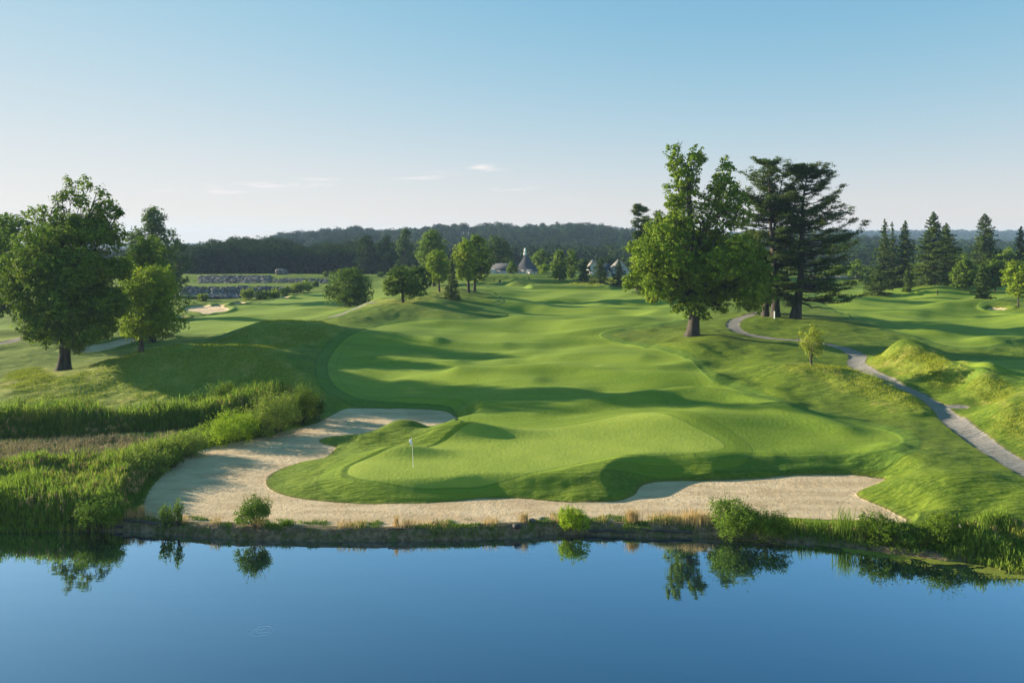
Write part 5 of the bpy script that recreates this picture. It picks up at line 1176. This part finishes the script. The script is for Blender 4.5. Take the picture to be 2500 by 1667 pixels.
mb = MB(); gable(mb, x0, x1, YB + .4, YB + 6.8, zw, zr, 'x', .35); mb.build('wing_roof', M['slate'], root)
mb = MB(); xg = kx(1203); gwall(mb, xg - 1.3, xg + 1.3, YB - 1.0, YB + .39, zb, bz(664, YB), bz(656.5, YB)); mb.build('gable_wall', M['siding'], root)
mb = MB(); gable(mb, xg - 1.3, xg + 1.3, YB - 1.0, YB + .38, bz(664, YB), bz(656.5, YB), 'y', .2, .12); mb.build('gable_roof', M['trim'], root)
mb = MB(); mb.box((kx(1230), YB - 1.4, (zb + bz(668, YB)) / 2), (7.6, .5, bz(668, YB) - zb)); mb.build('terrace_wall', M['brick'], root)
x0, x1 = kx(1289), kx(1311); zt2 = bz(663, YB - 2)
mb = MB(); mb.box(((x0 + x1) / 2, YB - .8, (zb + zt2) / 2), (x1 - x0, 2.2, zt2 - zb)); mb.build('bay_wall', M['siding'], root)
mb = MB(); v = [[x0 - .3, YB - 2.2, zt2], [x1 + .3, YB - 2.2, zt2], [x1 + .1, YB + .6, zt2 + .9], [x0 - .1, YB + .6, zt2 + .9]]; v = v + [[a, b_, c + .12] for a, b_, c in v]; mb.add(v, [[0, 1, 2, 3], [7, 6, 5, 4], [0, 4, 5, 1], [1, 5, 6, 2], [2, 6, 7, 3], [3, 7, 4, 0]]); mb.build('bay_roof', M['blueroof'], root)
for px in (1295, 1304.5): window(root, (kx(px), YB - 1.9, bz(668, YB)), .62, .75)
mb = MB(); mb.box((kx(1287), YB - 1.2, (zb + ze) / 2), (.28, .28, ze - zb)); mb.build('porch_post', M['trim'], root)

YH = 268.0; k2 = lambda px: X_(px, YH)
root = empty('white_house', (0, 0, 0), 'white house with two gables standing behind the row of spruces', 'house'); zb = 5.2
for (a, b_, pk, ev) in ((1436, 1466, 637, 654), (1495, 1535, 636, 657)):
    mb = MB(); gwall(mb, k2(a), k2(b_), YH, YH + 7, zb, bz(ev, YH), bz(pk, YH)); mb.build('wall', M['siding'], root)
    mb = MB(); gable(mb, k2(a), k2(b_), YH, YH + 7, bz(ev, YH), bz(pk, YH), 'y', .4, .2); mb.build('roof', M['pinkroof'], root)
    window(root, (k2((a + b_) / 2), YH, bz(655, YH)), .8, 1.1)
mb = MB(); mb.box((k2(1480.5), YH + 4.6, (zb + bz(660, YH)) / 2), (k2(1494.5) - k2(1466.5), 4.4, bz(660, YH) - zb)); mb.build('link_wall', M['siding'], root)
mb = MB(); gable(mb, k2(1468), k2(1493), YH + 2.4, YH + 6.8, bz(660, YH), bz(646, YH), 'x', .1); mb.build('link_roof', M['blueroof'], root)
mb = MB(); gwall(mb, k2(1476), k2(1492), YH - 1.8, YH + 2.3, zb, bz(668, YH), bz(658, YH)); mb.build('porch_wall', M['siding'], root)
mb = MB(); gable(mb, k2(1476), k2(1492), YH - 1.8, YH + 2.3, bz(668, YH), bz(658, YH), 'y', .25, .12); mb.build('porch_roof', M['blueroof'], root)
# ------------------------------------------------------------------ light and exposure settings
SUN_STR, SKY_STR, EXPO, SKY_SAT = 4.5, .0785, 1.85, 1.0
SKY_AIR, SKY_DUST, SKY_OZ = 1.0, 0.0, 3.0
SKY_E = .283
SKY_CURVE = ((1.75, 2.2, .45), (1.2, 1.76, .585), (1.0, 2.45, .40))
CLOUD = (3.3, 3.15, 3.1, 1)
HAZE = 0.00013
WATER_BODY, WATER_IOR = (.002, .010, .020), 1.33
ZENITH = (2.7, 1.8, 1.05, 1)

# ------------------------------------------------------------------ pond water
def water_mat(name, body, refl=1.9, bumpd=.004):
    m, t = newmat(name); P = t.pos()
    w1_ = t.noise(.5, 3, .5, t.map(P, (.35, 1.3, 1), (0, 0, R(6)))); w2_ = t.noise(3.2, 2, .5, t.map(P, (.6, 1.6, 1)))
    patch = t.ss(.42, .62, t.noise(.09, 2, .5, P))
    h = t.math('ADD', w1_, t.math('MULTIPLY', w2_, t.math('MULTIPLY', patch, .16)))
    # spreading rings where something touched the surface
    sep = t.n.new('ShaderNodeSeparateXYZ'); t.l.new(P, sep.inputs[0])
    for (cx, cy, r0, am) in ((X_(640, Y_(1538, 0)), Y_(1538, 0), .9, .5), (X_(1300, Y_(1340, 0)), Y_(1340, 0), 2.0, .22)):
        dx = t.math('SUBTRACT', sep.outputs[0], cx); dy = t.math('SUBTRACT', sep.outputs[1], cy)
        r = t.math('SQRT', t.math('ADD', t.math('MULTIPLY', dx, dx), t.math('MULTIPLY', dy, dy)))
        en = t.math('MULTIPLY', t.math('SUBTRACT', 1.0, t.ss(r0 * .5, r0, r)), am)
        wv = t.math('SINE', t.math('ADD', t.math('MULTIPLY', r, 20.0), t.math('MULTIPLY', w2_, 13.0)))
        h = t.math('ADD', h, t.math('MULTIPLY', wv, en))
    nr = t.bump(h, bumpd, 1.0)
    fr = t.n.new('ShaderNodeFresnel'); fr.inputs['IOR'].default_value = refl; t.l.new(nr, fr.inputs['Normal'])
    g = t.n.new('ShaderNodeBsdfGlossy'); g.inputs['Roughness'].default_value = .015; g.inputs['Color'].default_value = (.76, .87, 1, 1); t.l.new(nr, g.inputs['Normal'])
    d = t.n.new('ShaderNodeBsdfDiffuse'); d.inputs['Color'].default_value = (*body, 1)
    mx = t.n.new('ShaderNodeMixShader'); t.l.new(t.math('MULTIPLY', fr.outputs[0], 5.8, True), mx.inputs[0]); t.l.new(d.outputs[0], mx.inputs[1]); t.l.new(g.outputs[0], mx.inputs[2])
    t.done(mx.outputs[0]); return m
WM = water_mat('pond_water', WATER_BODY, WATER_IOR)
WM2 = water_mat('far_pond_water', (.01, .02, .03), 1.3, .01)
yy = [-60, 10, 40, 54.6]
b = MB(); b.add([[-900, -300, 0], [900, -300, 0], [900, 58.5, 0], [-900, 58.5, 0]], [[0, 1, 2, 3]])
tag(b.build('pond_water', WM), 'still blue pond water mirroring the sky', None, None, 'structure')
for Pw, z, nm_ in ((POND1, .62, 'far pond with a stone edge below the dark wood'), (POND2, 3.72, 'small pond glimpsed behind the pine trunks')):
    b = MB(); n = len(Pw); b.add(np.column_stack([Pw, np.full(n, z)]), [list(range(n))])
    tag(b.build('far_pond', WM2), nm_, None, None, 'structure')

# ------------------------------------------------------------------ world, sun, air, camera
SUN_AZ, SUN_EL = 21.0, 14.5           # sun stands to the left, 21 degrees beyond the picture plane
sdir = np.array([-math.cos(R(SUN_AZ)) * math.cos(R(SUN_EL)), math.sin(R(SUN_AZ)) * math.cos(R(SUN_EL)), math.sin(R(SUN_EL))])
w = bpy.data.worlds.new('World'); sc.world = w; w.use_nodes = True
nt = w.node_tree; nt.nodes.clear()
out = nt.nodes.new('ShaderNodeOutputWorld'); bg = nt.nodes.new('ShaderNodeBackground')
sky = nt.nodes.new('ShaderNodeTexSky'); sky.sky_type = 'NISHITA'; sky.sun_disc = False
sky.sun_elevation = R(SUN_EL); sky.sun_rotation = math.atan2(sdir[0], sdir[1])
sky.altitude = 50; sky.air_density = SKY_AIR; sky.dust_density = SKY_DUST; sky.ozone_density = SKY_OZ
def wn(kind, **kw):
    n_ = nt.nodes.new(kind)
    for k_, v_ in kw.items(): setattr(n_, k_, v_)
    return n_
# a few thin evening clouds low over the trees
tc = wn('ShaderNodeTexCoord'); mp = wn('ShaderNodeMapping'); mp.inputs['Scale'].default_value = (1, 1, 7)
nt.links.new(tc.outputs['Generated'], mp.inputs['Vector'])
cn = wn('ShaderNodeTexNoise'); cn.inputs['Scale'].default_value = 17; cn.inputs['Detail'].default_value = 6; cn.inputs['Roughness'].default_value = .62
nt.links.new(mp.outputs[0], cn.inputs['Vector'])
sp = wn('ShaderNodeSeparateXYZ'); nt.links.new(tc.outputs['Generated'], sp.inputs[0])
def wm(op, a, b_=0.0):
    m_ = wn('ShaderNodeMath', operation=op)
    for i_, v_ in enumerate((a, b_)):
        if isinstance(v_, bpy.types.NodeSocket): nt.links.new(v_, m_.inputs[i_])
        else: m_.inputs[i_].default_value = v_
    return m_.outputs[0]
tx = wm('DIVIDE', sp.outputs[0], wm('MAXIMUM', sp.outputs[1], .05)); tz = wm('DIVIDE', sp.outputs[2], wm('MAXIMUM', sp.outputs[1], .05))
dens = None
for (cx, cy, rx, ry, am) in ((1190,410,60,10,1.0),(1240,456,80,11,1.05),(1090,423,60,10,.8),(1010,436,70,5,.5),(640,452,190,8,1.2),(520,468,150,6,1.0),(1370,485,60,4,.45),(800,438,140,5,.9),(330,480,120,5,.4)):
    u_ = wm('DIVIDE', wm('SUBTRACT', tx, (cx - 1250) / F), rx / F); v_ = wm('DIVIDE', wm('SUBTRACT', tz, (HY - cy) / F), ry / F)
    e_ = wm('EXPONENT', wm('MULTIPLY', wm('ADD', wm('MULTIPLY', u_, u_), wm('MULTIPLY', v_, v_)), -1.0)); e_ = wm('MULTIPLY', e_, am)
    dens = e_ if dens is None else wm('ADD', dens, e_)
mr = wn('ShaderNodeMapRange', interpolation_type='SMOOTHSTEP'); mr.inputs['From Min'].default_value = .10; mr.inputs['From Max'].default_value = .55
nt.links.new(wm('MULTIPLY', wm('MULTIPLY', wm('SUBTRACT', cn.outputs['Fac'], .36), 2.4), wm('MINIMUM', dens, 1.0)), mr.inputs['Value'])
hs = wn('ShaderNodeHueSaturation'); hs.inputs['Saturation'].default_value = SKY_SAT; nt.links.new(sky.outputs[0], hs.inputs['Color'])
sc_ = wn('ShaderNodeSeparateColor'); nt.links.new(hs.outputs[0], sc_.inputs[0]); cc_ = wn('ShaderNodeCombineColor')
for i_, (p_, a_, k_) in enumerate(SKY_CURVE):                      # gentle shoulder, the way film holds a bright sky
    x_ = wm('POWER', wm('MULTIPLY', sc_.outputs[i_], SKY_E), p_)
    nt.links.new(wm('DIVIDE', wm('MULTIPLY', x_, a_ / SKY_E), wm('ADD', wm('DIVIDE', x_, k_), 1.0)), cc_.inputs[i_])
mxc = wn('ShaderNodeMix', data_type='RGBA'); nt.links.new(wm('MULTIPLY', mr.outputs[0], .95), mxc.inputs[0]); nt.links.new(cc_.outputs[0], mxc.inputs[6])
mxc.inputs[7].default_value = CLOUD
zr_ = wn('ShaderNodeMapRange', interpolation_type='SMOOTHSTEP'); zr_.inputs['From Min'].default_value = .52; zr_.inputs['From Max'].default_value = .78   # added gain on the sky above the frame, to lift and warm the shadows
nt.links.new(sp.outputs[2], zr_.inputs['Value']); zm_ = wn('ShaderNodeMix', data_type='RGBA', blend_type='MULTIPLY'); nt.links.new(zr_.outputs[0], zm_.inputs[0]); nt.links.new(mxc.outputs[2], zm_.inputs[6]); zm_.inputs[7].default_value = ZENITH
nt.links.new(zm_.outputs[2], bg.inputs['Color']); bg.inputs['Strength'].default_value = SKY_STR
nt.links.new(bg.outputs[0], out.inputs['Surface'])

sl = bpy.data.lights.new('sun', 'SUN'); sl.energy = SUN_STR; sl.angle = R(.6); sl.color = (1.0, .86, .62)
so = bpy.data.objects.new('sun', sl); COL.objects.link(so)
from mathutils import Vector
so.rotation_euler = Vector(sdir.tolist()).to_track_quat('Z', 'Y').to_euler(); so.location = (-100, 60, 80)

if HAZE > 0:
    hm, t = newmat('evening_air')
    pv = t.n.new('ShaderNodeVolumePrincipled'); pv.inputs['Density'].default_value = HAZE; pv.inputs['Color'].default_value = (.42, .61, .94, 1); pv.inputs['Anisotropy'].default_value = .1
    t.l.new(pv.outputs[0], t.out.inputs['Volume'])
    b = MB(); b.box((0, 1600, 24), (7000, 4000, 72)); h = b.build('haze', hm); tag(h, 'faint blue evening haze over the whole course', None, None, 'stuff')

GR = {'grass_tuft': 'grass tufts along the pond bank', 'driftwood_log': 'driftwood along the shore', 'rock': 'rocks on the pond bank', 'white_pine': 'white pines',
      'willow_shrub': 'willow shrubs of the wetland', 'shrub': 'shrubs of the pond banks', 'crabapple_tree': 'low spreading trees on the mounds', 'linden_tree': 'young trees left of the clubhouse',
      'leafy_sapling': 'saplings at the water', 'yardage_post': 'dark marker posts', 'stone_wall': 'stone walls round the far ponds'}
for o in list(sc.objects):
    if o.parent is None and 'category' in o and 'group' not in o:
        b_ = o.name.split('.')[0]
        if b_ in GR: o['group'] = GR[b_]
        elif b_ == 'spruce_tree': o['group'] = 'spruces before the white house' if 'white house' in o['label'] else 'evergreens of the course'
        elif b_ in ('broadleaf_tree', 'maple_tree', 'pine_tree'): o['group'] = 'trees of the course'
cam = bpy.data.cameras.new('camera'); co = bpy.data.objects.new('camera', cam); COL.objects.link(co)
cam.sensor_width = 36.0; cam.lens = 36.0 * F / 2500.0; cam.clip_start = .5; cam.clip_end = 20000
cam.shift_y = -(833.5 - HY) / 2500.0
co.location = (0, 0, CH); co.rotation_euler = (R(90), 0, 0); sc.camera = co
sc.view_settings.view_transform = 'Standard'; sc.view_settings.look = 'None'; sc.view_settings.exposure = EXPO; sc.view_settings.gamma = 1
sc.view_settings.use_curve_mapping = False
sc.cycles.max_bounces = 6; sc.cycles.diffuse_bounces = 3; sc.cycles.glossy_bounces = 3; sc.cycles.transmission_bounces = 4; sc.cycles.volume_bounces = 0
sc.cycles.transparent_max_bounces = 8; sc.cycles.volume_step_rate = 4; sc.cycles.sample_clamp_indirect = 4
